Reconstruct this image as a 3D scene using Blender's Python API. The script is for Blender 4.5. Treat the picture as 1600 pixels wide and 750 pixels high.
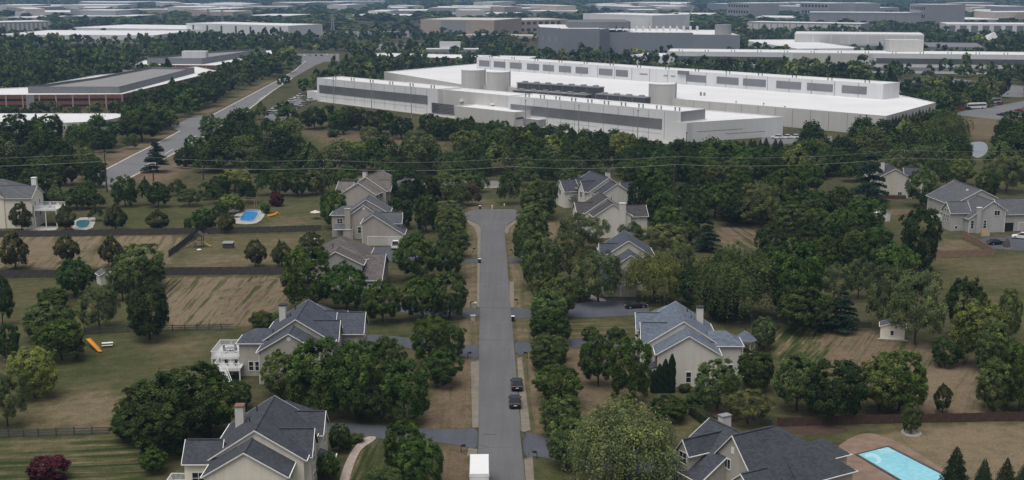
import bpy, math, random
import numpy as np
from mathutils import Vector, Matrix

# ------------------------------------------------------------------ scene, camera, light
scene = bpy.context.scene
for o in list(bpy.data.objects):
    bpy.data.objects.remove(o)
col = scene.collection
CAM_H = 68.0; FPX = 1950.0; PITCH = math.atan(406 / 1950)
cam = bpy.data.cameras.new('camera'); camo = bpy.data.objects.new('camera', cam); col.objects.link(camo)
camo.location = (0, 0, CAM_H); camo.rotation_euler = (math.pi / 2 - PITCH, 0, 0)
cam.sensor_width = 36.0; cam.lens = 36.0 * FPX / 1600; cam.clip_start = 1.0; cam.clip_end = 30000
scene.camera = camo

SUN_EL, SUN_AZ = math.radians(72), math.radians(215)     # azimuth: clockwise from +Y
world = bpy.data.worlds.new('World'); scene.world = world; world.use_nodes = True
wn = world.node_tree.nodes; wl = world.node_tree.links
bg = wn['Background']
sky = wn.new('ShaderNodeTexSky'); sky.sky_type = 'NISHITA'; sky.sun_disc = False
sky.sun_elevation = SUN_EL; sky.sun_rotation = SUN_AZ
sky.air_density = 1.0; sky.dust_density = 4.0; sky.ozone_density = 1.0
hsv = wn.new('ShaderNodeHueSaturation'); hsv.inputs['Saturation'].default_value = 0.32
wl.new(sky.outputs[0], hsv.inputs['Color']); wl.new(hsv.outputs[0], bg.inputs[0])
bg.inputs[1].default_value = 0.05
sun = bpy.data.lights.new('sun', 'SUN'); suno = bpy.data.objects.new('sun', sun); col.objects.link(suno)
sun.energy = 1.5; sun.angle = math.radians(58); sun.color = (1.0, 0.97, 0.93)
sd = Vector((math.sin(SUN_AZ) * math.cos(SUN_EL), math.cos(SUN_AZ) * math.cos(SUN_EL), math.sin(SUN_EL)))
suno.rotation_euler = (-sd).to_track_quat('-Z', 'Y').to_euler(); suno.location = (0, 0, 300)

vs = scene.view_settings
vs.view_transform = 'Standard'; vs.look = 'None'; vs.gamma = 1.0; vs.use_curve_mapping = False
vs.exposure = 0.82
scene.cycles.use_denoising = True
scene.cycles.max_bounces = 6; scene.cycles.diffuse_bounces = 3; scene.cycles.glossy_bounces = 2
scene.cycles.transmission_bounces = 2; scene.cycles.transparent_max_bounces = 4; scene.cycles.volume_bounces = 1

# ------------------------------------------------------------------ measuring: image point -> place on the ground (z given)
CP, SP = math.cos(PITCH), math.sin(PITCH)
def g(px, py, z=0.0):
    u = (px - 800) / FPX; v = (py - 375) / FPX
    dy = CP - v * SP; dz = -SP - v * CP
    t = (z - CAM_H) / dz
    return (u * t, dy * t, z)
def proj(x, y, z):
    zz = z - CAM_H; d = y * CP - zz * SP; up = y * SP + zz * CP
    return (800 + FPX * x / d, 375 - FPX * up / d)
def pxm(x, y, z=0):                       # pixels per metre there
    return FPX / (y * CP - (z - CAM_H) * SP)
def gl(pts, z=0.0): return [g(a, b, z) for a, b in pts]

# ------------------------------------------------------------------ materials
MATS = {}
def newmat(name):
    m = bpy.data.materials.new(name); m.use_nodes = True; MATS[name] = m
    return m, m.node_tree.nodes, m.node_tree.links, m.node_tree.nodes['Principled BSDF']
def ramp(nt, pts):
    r = nt.new('ShaderNodeValToRGB'); e = r.color_ramp.elements
    while len(e) < len(pts): e.new(0.5)
    for i, (p, c) in enumerate(pts):
        e[i].position = p; e[i].color = (*c, 1)
    return r
def mixrgb(nt, lk, fac, a, b, mode='MIX'):
    m = nt.new('ShaderNodeMix'); m.data_type = 'RGBA'; m.blend_type = mode
    for sock, v in ((m.inputs[0], fac), (m.inputs[6], a), (m.inputs[7], b)):
        if hasattr(v, 'is_output') or isinstance(v, bpy.types.NodeSocket): lk.new(v, sock)
        elif isinstance(v, (int, float)): sock.default_value = v
        else: sock.default_value = (*v, 1)
    return m.outputs[2]
def noise(nt, lk, scale, detail=4, rough=.6, vec=None):
    n = nt.new('ShaderNodeTexNoise'); n.inputs['Scale'].default_value = scale
    n.inputs['Detail'].default_value = detail; n.inputs['Roughness'].default_value = rough
    if vec is not None: lk.new(vec, n.inputs['Vector'])
    return n.outputs[0]
def geo_pos(nt): return nt.new('ShaderNodeNewGeometry').outputs['Position']
def obj_pos(nt): return nt.new('ShaderNodeTexCoord').outputs['Object']
def math_n(nt, lk, op, a, b=None, c=None):
    m = nt.new('ShaderNodeMath'); m.operation = op
    for i, v in enumerate((a, b, c)):
        if v is None: continue
        if isinstance(v, (int, float)): m.inputs[i].default_value = v
        else: lk.new(v, m.inputs[i])
    return m.outputs[0]

def plain(name, color, rough=.7, var=.12, scale=.8, metal=0.0, spec=.3, fine=None, finescale=6, bump=0):
    """a surface colour with soft uneven wear"""
    m, nt, lk, b = newmat(name)
    pos = obj_pos(nt)
    n1 = noise(nt, lk, scale, 5, .65, pos)
    lo = tuple(max(0, c * (1 - var)) for c in color); hi = tuple(min(1, c * (1 + var)) for c in color)
    r = ramp(nt, [(.3, lo), (.7, hi)]); lk.new(n1, r.inputs[0]); out = r.outputs[0]
    if fine:
        n2 = noise(nt, lk, finescale, 3, .7, pos)
        r2 = ramp(nt, [(.35, (1 - fine,) * 3), (.65, (1 + fine * .6,) * 3)]); lk.new(n2, r2.inputs[0])
        out = mixrgb(nt, lk, 1.0, out, r2.outputs[0], 'MULTIPLY')
    lk.new(out, b.inputs['Base Color'])
    b.inputs['Roughness'].default_value = rough; b.inputs['Metallic'].default_value = metal
    b.inputs['Specular IOR Level'].default_value = spec
    if bump:
        bp = nt.new('ShaderNodeBump'); bp.inputs['Strength'].default_value = bump; bp.inputs['Distance'].default_value = .05
        lk.new(noise(nt, lk, finescale, 3, .7, pos), bp.inputs['Height']); lk.new(bp.outputs[0], b.inputs['Normal'])
    return m

def asphalt_mat(name, color, stain=.16):
    """worn asphalt: broad tone patches, wheel-worn streaks along the street, fine grit, hairline cracks"""
    m, nt, lk, b = newmat(name); pos = geo_pos(nt)
    mp = nt.new('ShaderNodeMapping'); mp.inputs['Scale'].default_value = (.9, .035, 1); lk.new(pos, mp.inputs[0])
    n1 = noise(nt, lk, 1.0, 4, .6, mp.outputs[0]); n2 = noise(nt, lk, .09, 5, .65, pos); n3 = noise(nt, lk, 7, 3, .8, pos)
    s = math_n(nt, lk, 'ADD', math_n(nt, lk, 'MULTIPLY', n1, .5), math_n(nt, lk, 'MULTIPLY', n2, .5))
    r = ramp(nt, [(.32, tuple(c * (1 - stain) for c in color)), (.68, tuple(c * (1 + stain * .8) for c in color))]); lk.new(s, r.inputs[0])
    r3 = ramp(nt, [(.3, (.86,) * 3), (.7, (1.1,) * 3)]); lk.new(n3, r3.inputs[0])
    c = mixrgb(nt, lk, 1.0, r.outputs[0], r3.outputs[0], 'MULTIPLY')
    vo = nt.new('ShaderNodeTexVoronoi'); vo.feature = 'DISTANCE_TO_EDGE'; vo.inputs['Scale'].default_value = .13
    ad = nt.new('ShaderNodeVectorMath'); ad.operation = 'ADD'; lk.new(pos, ad.inputs[0])
    nv = nt.new('ShaderNodeTexNoise'); nv.inputs['Scale'].default_value = .6; lk.new(pos, nv.inputs['Vector']); lk.new(nv.outputs[1], ad.inputs[1]); lk.new(ad.outputs[0], vo.inputs['Vector'])
    ck = math_n(nt, lk, 'LESS_THAN', vo.outputs['Distance'], .006); ck = math_n(nt, lk, 'MULTIPLY', ck, math_n(nt, lk, 'GREATER_THAN', n2, .54))
    c = mixrgb(nt, lk, math_n(nt, lk, 'MULTIPLY', ck, .6), c, (.035, .035, .035))
    lk.new(c, b.inputs['Base Color']); b.inputs['Roughness'].default_value = .9; b.inputs['Specular IOR Level'].default_value = .2
def weathered(name, color, kind):
    """large flat building skins: kind 'wall' has run-down streaks, 'roof' welded seams, ponding stains"""
    m, nt, lk, b = newmat(name); pos = geo_pos(nt)
    mp = nt.new('ShaderNodeMapping'); lk.new(pos, mp.inputs[0])
    if kind == 'wall': mp.inputs['Scale'].default_value = (.35, .35, .03)
    else: mp.inputs['Rotation'].default_value = (0, 0, .78)
    n1 = noise(nt, lk, 1.0 if kind == 'wall' else .03, 5, .65, mp.outputs[0]); n2 = noise(nt, lk, .05, 4, .6, pos)
    s = math_n(nt, lk, 'ADD', math_n(nt, lk, 'MULTIPLY', n1, .6), math_n(nt, lk, 'MULTIPLY', n2, .4))
    r = ramp(nt, [(.3, tuple(c * .86 for c in color)), (.62, color)]); lk.new(s, r.inputs[0]); c = r.outputs[0]
    if kind == 'roof':
        sep = nt.new('ShaderNodeSeparateXYZ'); lk.new(mp.outputs[0], sep.inputs[0])
        f = math_n(nt, lk, 'FRACT', math_n(nt, lk, 'DIVIDE', sep.outputs[0], 6.0)); f2 = math_n(nt, lk, 'FRACT', math_n(nt, lk, 'DIVIDE', sep.outputs[1], 30.0))
        ln = math_n(nt, lk, 'MAXIMUM', math_n(nt, lk, 'LESS_THAN', f, .05), math_n(nt, lk, 'LESS_THAN', f2, .015))
        c = mixrgb(nt, lk, math_n(nt, lk, 'MULTIPLY', ln, .35), c, tuple(x * .75 for x in color))
    lk.new(c, b.inputs['Base Color']); b.inputs['Roughness'].default_value = .6; b.inputs['Specular IOR Level'].default_value = .25
def louvre(name, color, pitch=.6):
    m, nt, lk, b = newmat(name); pos = obj_pos(nt); sep = nt.new('ShaderNodeSeparateXYZ'); lk.new(pos, sep.inputs[0])
    f = math_n(nt, lk, 'FRACT', math_n(nt, lk, 'DIVIDE', sep.outputs[2], pitch)); n = noise(nt, lk, .06, 4, .6, geo_pos(nt))
    r = ramp(nt, [(.3, tuple(c * .8 for c in color)), (.7, tuple(c * 1.15 for c in color))]); lk.new(n, r.inputs[0]); lk.new(r.outputs[0], b.inputs['Base Color'])
    bp = nt.new('ShaderNodeBump'); bp.inputs['Strength'].default_value = 1.0; bp.inputs['Distance'].default_value = .25; lk.new(f, bp.inputs['Height']); lk.new(bp.outputs[0], b.inputs['Normal'])
    b.inputs['Roughness'].default_value = .55
def siding(name, color, pitch=.2):
    """horizontal lap siding: fine shadow lines by relief plus faint streaks"""
    m, nt, lk, b = newmat(name); pos = obj_pos(nt)
    sep = nt.new('ShaderNodeSeparateXYZ'); lk.new(pos, sep.inputs[0])
    f = math_n(nt, lk, 'FRACT', math_n(nt, lk, 'DIVIDE', sep.outputs[2], pitch))
    bp = nt.new('ShaderNodeBump'); bp.inputs['Strength'].default_value = .5; bp.inputs['Distance'].default_value = .02
    lk.new(f, bp.inputs['Height']); lk.new(bp.outputs[0], b.inputs['Normal'])
    mp = nt.new('ShaderNodeMapping'); mp.inputs['Scale'].default_value = (1.2, 1.2, .15); lk.new(pos, mp.inputs[0])
    n1 = noise(nt, lk, 1.0, 4, .6, mp.outputs[0])
    r = ramp(nt, [(.3, tuple(c * .9 for c in color)), (.7, tuple(min(1, c * 1.06) for c in color))])
    lk.new(n1, r.inputs[0]); lk.new(r.outputs[0], b.inputs['Base Color'])
    b.inputs['Roughness'].default_value = .6; b.inputs['Specular IOR Level'].default_value = .25
    return m

def shingle(name, color):
    """asphalt shingles: mottled tabs in courses, running down the slope"""
    m, nt, lk, b = newmat(name); pos = obj_pos(nt)
    sep = nt.new('ShaderNodeSeparateXYZ'); lk.new(pos, sep.inputs[0])
    row = math_n(nt, lk, 'FLOOR', math_n(nt, lk, 'DIVIDE', sep.outputs[2], .16))
    cxy = math_n(nt, lk, 'ADD', sep.outputs[0], sep.outputs[1])
    tab = math_n(nt, lk, 'FLOOR', math_n(nt, lk, 'ADD', math_n(nt, lk, 'DIVIDE', cxy, .42), math_n(nt, lk, 'MULTIPLY', row, .5)))
    cmb = nt.new('ShaderNodeCombineXYZ'); lk.new(tab, cmb.inputs[0]); lk.new(row, cmb.inputs[1])
    wnz = nt.new('ShaderNodeTexWhiteNoise'); wnz.noise_dimensions = '2D'; lk.new(cmb.outputs[0], wnz.inputs['Vector'])
    n1 = noise(nt, lk, .35, 5, .7, pos)
    s = math_n(nt, lk, 'ADD', math_n(nt, lk, 'MULTIPLY', wnz.outputs[0], .45), math_n(nt, lk, 'MULTIPLY', n1, .75))
    r = ramp(nt, [(.25, tuple(c * .72 for c in color)), (.85, tuple(c * 1.3 for c in color))])
    lk.new(s, r.inputs[0]); lk.new(r.outputs[0], b.inputs['Base Color'])
    f = math_n(nt, lk, 'FRACT', math_n(nt, lk, 'DIVIDE', sep.outputs[2], .16))
    bp = nt.new('ShaderNodeBump'); bp.inputs['Strength'].default_value = .35; bp.inputs['Distance'].default_value = .02
    lk.new(f, bp.inputs['Height']); lk.new(bp.outputs[0], b.inputs['Normal'])
    b.inputs['Roughness'].default_value = .85; b.inputs['Specular IOR Level'].default_value = .2
    return m

plain('white_trim', (.74, .74, .72), .5, .05)
plain('white_vinyl', (.72, .72, .72), .45, .05)
plain('chimney_pale', (.60, .58, .54), .7, .08)
plain('cap_brown', (.20, .11, .08), .7)
plain('dark_metal', (.03, .03, .035), .4, .1)
plain('grey_metal', (.30, .31, .33), .45, .12, metal=.3)
plain('deck_grey', (.50, .50, .50), .7, .1)
plain('wood_cedar', (.25, .17, .115), .8, .2, fine=.15)
plain('wood_tan', (.34, .25, .17), .8, .2, fine=.15)
plain('wood_dark', (.075, .066, .060), .85, .3, fine=.2)
plain('wood_brown', (.075, .045, .034), .85, .3, fine=.2)
plain('wire_grey', (.10, .10, .10), .6)
plain('brick', (.20, .085, .06), .85, .2, fine=.2, finescale=3)
plain('brick_dim', (.15, .075, .06), .85, .2, fine=.2, finescale=3)
plain('concrete', (.36, .345, .32), .85, .14, .5, fine=.1)
plain('concrete_tan', (.24, .20, .165), .85, .16, .6, fine=.12)
plain('kerb_pale', (.42, .39, .33), .85, .15, .5)
asphalt_mat('asphalt', (.122, .121, .126))
asphalt_mat('asphalt_dark', (.078, .083, .096), .2)
plain('asphalt_far', (.15, .15, .155), .9, .1, .05, fine=.06, finescale=1.5)
plain('seal_black', (.03, .03, .03), .7)
plain('shoulder', (.185, .162, .128), .95, .22, .6, fine=.18, finescale=3)
plain('pavers', (.36, .30, .26), .9, .16, 2.0, fine=.25, finescale=3)
plain('pool_deck_brown', (.20, .140, .105), .8, .25, .5, fine=.12)
plain('mulch', (.06, .038, .028), .95, .3, 1.0)
plain('bark', (.055, .045, .036), .95, .3, 3.0)
weathered('dc_white', (.66, .665, .675), 'wall')
weathered('dc_beige', (.54, .53, .51), 'wall')
weathered('dc_roof', (.70, .70, .705), 'roof')
louvre('dc_grey', (.235, .240, .255))
plain('dc_end', (.26, .26, .27), .6, .05, .1)
plain('blue_grey', (.20, .218, .245), .65, .06, .05)
plain('slate_screen', (.16, .165, .175), .65, .08, .1)
plain('screen_grey', (.23, .225, .22), .65, .08, .1)
plain('taupe', (.36, .30, .25), .7, .08, .08)
plain('taupe_roof', (.55, .50, .45), .7, .08, .05)
plain('dark_equip', (.075, .078, .085), .5, .3, .5)
plain('equip_grey', (.25, .25, .25), .5, .2, .5)
plain('paint_white', (.75, .75, .75), .3, .02)
plain('paint_black', (.012, .013, .016), .22, .05, spec=.6)
plain('paint_silver', (.32, .33, .35), .3, .04, metal=.4)
plain('paint_blue', (.03, .05, .11), .3, .05, spec=.5)
plain('paint_red', (.22, .02, .02), .3, .05, spec=.5)
plain('rubber', (.015, .015, .015), .9)
plain('lamp_red', (.30, .01, .01), .3)
plain('lamp_clear', (.7, .7, .68), .2)
plain('plate_white', (.7, .7, .68), .4)
plain('orange_plastic', (.60, .26, .03), .4, .06)
plain('yellow_plastic', (.42, .29, .06), .45, .12)
plain('bin_lid', (.62, .62, .62), .5)
plain('flag_line', (.6, .6, .55), .6)
plain('wire_pale', (.20, .20, .20), .5)
siding('siding_cream', (0.797, 0.742, 0.636)); siding('siding_beige', (0.432, 0.403, 0.354)); siding('siding_taupe', (0.403, 0.363, 0.333))
siding('siding_grey', (0.361, 0.346, 0.327)); siding('siding_white', (0.661, 0.631, 0.575)); siding('siding_cool', (0.432, 0.421, 0.411))
siding('siding_sand', (0.553, 0.514, 0.440)); siding('garage_panel', (0.488, 0.473, 0.439), .55)
shingle('shingle_slate', (.050, .053, .064)); shingle('shingle_blue', (.108, .126, .160)); shingle('shingle_brown', (.095, .084, .080))
shingle('shingle_navy', (.060, .066, .085)); shingle('shingle_grey', (.085, .088, .098)); shingle('shingle_dark', (.056, .053, .055))
shingle('shingle_taupe', (.125, .115, .105))

m, nt, lk, b = newmat('glass_dark')
b.inputs['Base Color'].default_value = (.018, .022, .028, 1); b.inputs['Roughness'].default_value = .08
b.inputs['Specular IOR Level'].default_value = .6
m, nt, lk, b = newmat('standing_seam')
pos = obj_pos(nt); sep = nt.new('ShaderNodeSeparateXYZ'); lk.new(pos, sep.inputs[0])
f = math_n(nt, lk, 'FRACT', math_n(nt, lk, 'DIVIDE', sep.outputs[1], .45))
bp = nt.new('ShaderNodeBump'); bp.inputs['Strength'].default_value = .8; bp.inputs['Distance'].default_value = .04
lk.new(math_n(nt, lk, 'LESS_THAN', f, .12), bp.inputs['Height']); lk.new(bp.outputs[0], b.inputs['Normal'])
b.inputs['Base Color'].default_value = (.06, .065, .075, 1); b.inputs['Roughness'].default_value = .4; b.inputs['Metallic'].default_value = .4

def water(name, color, rough=.06):
    m, nt, lk, b = newmat(name); pos = geo_pos(nt)
    n = noise(nt, lk, 1.5, 3, .6, pos)
    r = ramp(nt, [(.35, tuple(c * .88 for c in color)), (.7, tuple(c * 1.08 for c in color))]); lk.new(n, r.inputs[0])
    lk.new(r.outputs[0], b.inputs['Base Color']); b.inputs['Roughness'].default_value = rough
    bp = nt.new('ShaderNodeBump'); bp.inputs['Strength'].default_value = .08; bp.inputs['Distance'].default_value = .05
    lk.new(noise(nt, lk, 3, 2, .5, pos), bp.inputs['Height']); lk.new(bp.outputs[0], b.inputs['Normal'])
water('pool_water', (.26, .58, .68)); water('pool_blue', (.04, .27, .62)); water('pool_teal', (.05, .16, .22)); water('pond', (.24, .27, .29), .05)
plain('pool_tile', (.35, .60, .66), .5, .06)

# foliage: colour carried by the object, every leaf a little different
def foliage(name, attr):
    m, nt, lk, b = newmat(name)
    if attr:
        a = nt.new('ShaderNodeAttribute'); a.attribute_name = 'tint'; base = a.outputs['Color']
    else:
        base = nt.new('ShaderNodeObjectInfo').outputs['Color']
    lf = nt.new('ShaderNodeAttribute'); lf.attribute_name = 'leafv'
    r = ramp(nt, [(0, (.46, .52, .48)), (.5, (1, 1, 1)), (1, (2.2, 2.0, 1.45))]); lk.new(lf.outputs['Fac'], r.inputs[0])
    colr = mixrgb(nt, lk, 1.0, base, r.outputs[0], 'MULTIPLY')
    lk.new(colr, b.inputs['Base Color']); b.inputs['Roughness'].default_value = .7; b.inputs['Specular IOR Level'].default_value = .03
    tr = nt.new('ShaderNodeBsdfTranslucent'); lk.new(mixrgb(nt, lk, 1.0, colr, (1.3, 1.4, .6), 'MULTIPLY'), tr.inputs[0])
    mx = nt.new('ShaderNodeMixShader'); mx.inputs[0].default_value = .2
    lk.new(b.outputs[0], mx.inputs[1]); lk.new(tr.outputs[0], mx.inputs[2]); lk.new(mx.outputs[0], nt['Material Output'].inputs[0])
foliage('leaves', False); foliage('leaves_far', True)

# ------------------------------------------------------------------ mesh collecting
class MB:
    def __init__(s): s.v = []; s.f = []; s.m = []
    def add(s, vs, fs, mi=0):
        o = len(s.v); s.v += [tuple(p) for p in vs]
        for f in fs: s.f.append(tuple(i + o for i in f)); s.m.append(mi)
        return s
    def box(s, x0, x1, y0, y1, z0, z1, mi=0):
        if x0 > x1: x0, x1 = x1, x0
        if y0 > y1: y0, y1 = y1, y0
        v = [(x0, y0, z0), (x1, y0, z0), (x1, y1, z0), (x0, y1, z0), (x0, y0, z1), (x1, y0, z1), (x1, y1, z1), (x0, y1, z1)]
        return s.add(v, [(3, 2, 1, 0), (4, 5, 6, 7), (0, 1, 5, 4), (1, 2, 6, 5), (2, 3, 7, 6), (3, 0, 4, 7)], mi)
    def prism(s, poly, z0, z1, mi=0, top=True, bottom=True):
        n = len(poly); a = sum(poly[i][0] * poly[(i + 1) % n][1] - poly[(i + 1) % n][0] * poly[i][1] for i in range(n))
        if a < 0: poly = poly[::-1]
        v = [(p[0], p[1], z0) for p in poly] + [(p[0], p[1], z1) for p in poly]
        f = [(i, (i + 1) % n, n + (i + 1) % n, n + i) for i in range(n)]
        if top: f.append(tuple(range(n, 2 * n)))
        if bottom: f.append(tuple(range(n - 1, -1, -1)))
        return s.add(v, f, mi)
    def extrude(s, pts, axis, a, b, mi=0):
        """closed 2-D outline (u, z) run along x ('x') or y ('y') from a to b"""
        n = len(pts)
        if axis == 'y': v = [(u, a, z) for u, z in pts] + [(u, b, z) for u, z in pts]
        else: v = [(a, u, z) for u, z in pts] + [(b, u, z) for u, z in pts]
        f = [(i, (i + 1) % n, n + (i + 1) % n, n + i) for i in range(n)] + [tuple(range(n - 1, -1, -1)), tuple(range(n, 2 * n))]
        return s.add(v, f, mi)
    def beam(s, p, q, w, h=None, mi=0, up=(0, 0, 1)):
        h = h or w; p = Vector(p); q = Vector(q); d = (q - p).normalized(); u = Vector(up)
        if abs(d.dot(u)) > .99: u = Vector((0, 1, 0))
        r = d.cross(u).normalized() * (w / 2); t = r.cross(d).normalized() * (h / 2)
        v = [p - r - t, p + r - t, p + r + t, p - r + t, q - r - t, q + r - t, q + r + t, q - r + t]
        return s.add(v, [(3, 2, 1, 0), (4, 5, 6, 7), (0, 1, 5, 4), (1, 2, 6, 5), (2, 3, 7, 6), (3, 0, 4, 7)], mi)
    def tube(s, pts, rad, n=6, mi=0, cap=True):
        pts = [Vector(p) for p in pts]; k = len(pts); o = len(s.v)
        if not hasattr(rad, '__len__'): rad = [rad] * k
        for i, p in enumerate(pts):
            d = (pts[min(i + 1, k - 1)] - pts[max(i - 1, 0)]).normalized()
            a = d.cross(Vector((0, 0, 1)) if abs(d.z) < .9 else Vector((0, 1, 0))).normalized(); c = d.cross(a)
            for j in range(n):
                t = 2 * math.pi * j / n; s.v.append(tuple(p + (a * math.cos(t) + c * math.sin(t)) * rad[i]))
        for i in range(k - 1):
            for j in range(n):
                s.f.append((o + i * n + j, o + i * n + (j + 1) % n, o + (i + 1) * n + (j + 1) % n, o + (i + 1) * n + j)); s.m.append(mi)
        if cap:
            s.f.append(tuple(o + j for j in range(n - 1, -1, -1))); s.m.append(mi)
            s.f.append(tuple(o + (k - 1) * n + j for j in range(n))); s.m.append(mi)
        return s
    def cyl(s, c, r, z0, z1, n=24, mi=0, r1=None):
        r1 = r if r1 is None else r1
        v = [(c[0] + r * math.cos(2 * math.pi * i / n), c[1] + r * math.sin(2 * math.pi * i / n), z0) for i in range(n)]
        v += [(c[0] + r1 * math.cos(2 * math.pi * i / n), c[1] + r1 * math.sin(2 * math.pi * i / n), z1) for i in range(n)]
        f = [(i, (i + 1) % n, n + (i + 1) % n, n + i) for i in range(n)] + [tuple(range(n - 1, -1, -1)), tuple(range(n, 2 * n))]
        return s.add(v, f, mi)
    def build(s, name, mats, parent=None, smooth=False):
        me = bpy.data.meshes.new(name); me.from_pydata(s.v, [], s.f)
        if isinstance(mats, str): mats = [mats]
        for k in mats: me.materials.append(MATS[k])
        if len(mats) > 1: me.polygons.foreach_set('material_index', s.m)
        if smooth: me.polygons.foreach_set('use_smooth', [True] * len(me.polygons))
        me.update()
        o = bpy.data.objects.new(name, me); col.objects.link(o)
        if parent is not None: o.parent = parent
        return o

def tag(o, label=None, cat=None, group=None, kind=None):
    if label: o['label'] = label
    if cat: o['category'] = cat
    if group: o['group'] = group
    if kind: o['kind'] = kind
    return o
def thing(name, loc, label, cat, group=None, rz=0.0):
    o = bpy.data.objects.new(name, None); col.objects.link(o)
    o.location = loc; o.rotation_euler = (0, 0, rz); o.empty_display_size = .5
    return tag(o, label, cat, group)
def copy_tree(o, parent=None):
    c = o.copy(); col.objects.link(c); c.parent = parent
    for ch in o.children: copy_tree(ch, c)
    return c
def sheet(name, pts, z, mat, kind='structure'):
    """flat paving laid z above the ground"""
    mb = MB(); mb.prism([(p[0], p[1]) for p in pts], z - .05, z, bottom=False)
    return tag(mb.build(name, mat), kind=kind)
def smooth_poly(pts, it=2, closed=True):
    for _ in range(it):
        q = []; n = len(pts)
        for i in range(n if closed else n - 1):
            a, b = pts[i], pts[(i + 1) % n]
            q.append(tuple(a[k] * .75 + b[k] * .25 for k in range(len(a)))); q.append(tuple(a[k] * .25 + b[k] * .75 for k in range(len(a))))
        if not closed: q = [pts[0]] + q + [pts[-1]]
        pts = q
    return pts
# ------------------------------------------------------------------ ground: one sheet to the horizon
def lines(segs):
    out = [segs[0][0]]
    for a, b_, st in segs:
        n = max(1, round((b_ - a) / st)); out += [a + (b_ - a) * (i + 1) / n for i in range(n)]
    return np.array(out)
gx = lines([(-9000, -2000, 1000), (-2000, -500, 150), (-500, -180, 10), (-180, 190, 1.3), (190, 500, 10), (500, 2000, 150), (2000, 9000, 1000)])
gy = lines([(-600, 100, 100), (100, 140, 5), (140, 430, 1.3), (430, 760, 6), (760, 1400, 20), (1400, 3000, 160), (3000, 12000, 900)])
GX, GY = np.meshgrid(gx, gy); nxg, nyg = len(gx), len(gy)
GV = np.stack([GX.ravel(), GY.ravel(), np.zeros(GX.size)], 1)

def poly_weight(poly, soft):
    """1 inside the polygon, 0 outside, soft metres of blending"""
    P = np.array([(p[0], p[1]) for p in poly]); X, Y = GV[:, 0], GV[:, 1]
    lo, hi = P.min(0) - 6, P.max(0) + 6
    idx = np.where((X > lo[0]) & (X < hi[0]) & (Y > lo[1]) & (Y < hi[1]))[0]
    x, y = X[idx], Y[idx]; ins = np.zeros(len(idx), bool); d = np.full(len(idx), 1e9)
    for i in range(len(P)):
        a, b_ = P[i], P[(i + 1) % len(P)]
        cond = (a[1] > y) != (b_[1] > y)
        with np.errstate(divide='ignore', invalid='ignore'):
            xi = (b_[0] - a[0]) * (y - a[1]) / (b_[1] - a[1]) + a[0]
        ins ^= cond & (x < xi)
        e = b_ - a; t = np.clip(((x - a[0]) * e[0] + (y - a[1]) * e[1]) / max(1e-9, e @ e), 0, 1)
        d = np.minimum(d, np.hypot(x - a[0] - t * e[0], y - a[1] - t * e[1]))
    sd_ = np.where(ins, d, -d) + (np.sin(x * 1.7 + y * .9) + np.sin(y * 1.3 - x * .7)) * .35 * soft
    w = np.zeros(len(X)); w[idx] = np.clip(sd_ / (2 * soft) + .5, 0, 1); return w
GA = np.zeros((len(GV), 4)); GA[:, 0] = .18; GA[:, 1] = .30           # dry, bare earth, mowing coordinate, mowing strength
def lawn(px, dry, dirt=0., stripe=None, sw=0., soft=1.2):
    poly = gl(px); w = poly_weight(poly, soft)
    GA[:, 0] += (dry - GA[:, 0]) * w; GA[:, 1] += (dirt - GA[:, 1]) * w; GA[:, 3] += (sw - GA[:, 3]) * w
    if stripe:
        a, b_ = g(*stripe[0]), g(*stripe[1]); an = math.atan2(b_[1] - a[1], b_[0] - a[0]) + math.pi / 2
        m_ = w > 0; GA[m_, 2] = GV[m_, 0] * math.cos(an) + GV[m_, 1] * math.sin(an)
# left yards
lawn([(-60, 370), (270, 368), (302, 371), (266, 416), (-60, 420)], .80, .10, ((20, 410), (60, 372)), .7)
lawn([(0, 382), (70, 376), (95, 400), (30, 412), (0, 412)], .95, .35, soft=4)
lawn([(312, 368), (500, 364), (500, 418), (266, 418)], .55, .05, ((330, 400), (480, 396)), .15)
lawn([(340, 398), (440, 392), (470, 404), (320, 410)], .85, .2, soft=4)
lawn([(-60, 438), (160, 436), (230, 440), (200, 520), (-60, 540)], .42, .05, ((0, 470), (80, 462)), .2)
lawn([(252, 434), (448, 432), (447, 470), (405, 505), (300, 512), (250, 514)], .92, .22, ((290, 508), (352, 436)), 1.5)
lawn([(380, 455), (447, 440), (440, 480), (380, 506)], .98, .50, ((345, 508), (408, 436)), 1.4, soft=4)
lawn([(186, 322), (330, 318), (330, 358), (180, 360)], .35, .02, ((200, 335), (300, 333)), .2)
lawn([(405, 312), (520, 308), (520, 358), (420, 358)], .38, .04, ((430, 330), (500, 327)), .2)
lawn([(430, 338), (480, 336), (490, 350), (430, 356)], .75, .2, soft=4)
lawn([(40, 524), (360, 516), (420, 560), (330, 610), (210, 668), (10, 670)], .34, .04, ((80, 560), (250, 550)), .12)
lawn([(70, 625), (130, 612), (190, 616), (215, 650), (150, 670), (30, 668)], .82, .25, soft=4)
lawn([(170, 530), (320, 520), (330, 545), (240, 552)], .55, .1, soft=4)
lawn([(-20, 686), (210, 682), (240, 770), (-20, 770)], .30, .02, ((0, 715), (150, 708)), .9)
lawn([(0, 690), (130, 688), (100, 702), (0, 704)], .75, .1, soft=3)
lawn([(525, 755), (545, 718), (590, 690), (640, 690), (700, 700), (690, 770), (525, 770)], .22, .02, ((560, 748), (583, 700)), 1.0)
lawn([(560, 505), (660, 500), (720, 500), (722, 540), (640, 530), (560, 522)], .30, .12)
lawn([(570, 545), (720, 560), (745, 566), (745, 668), (660, 668), (540, 660)], .34, .25)
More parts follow.
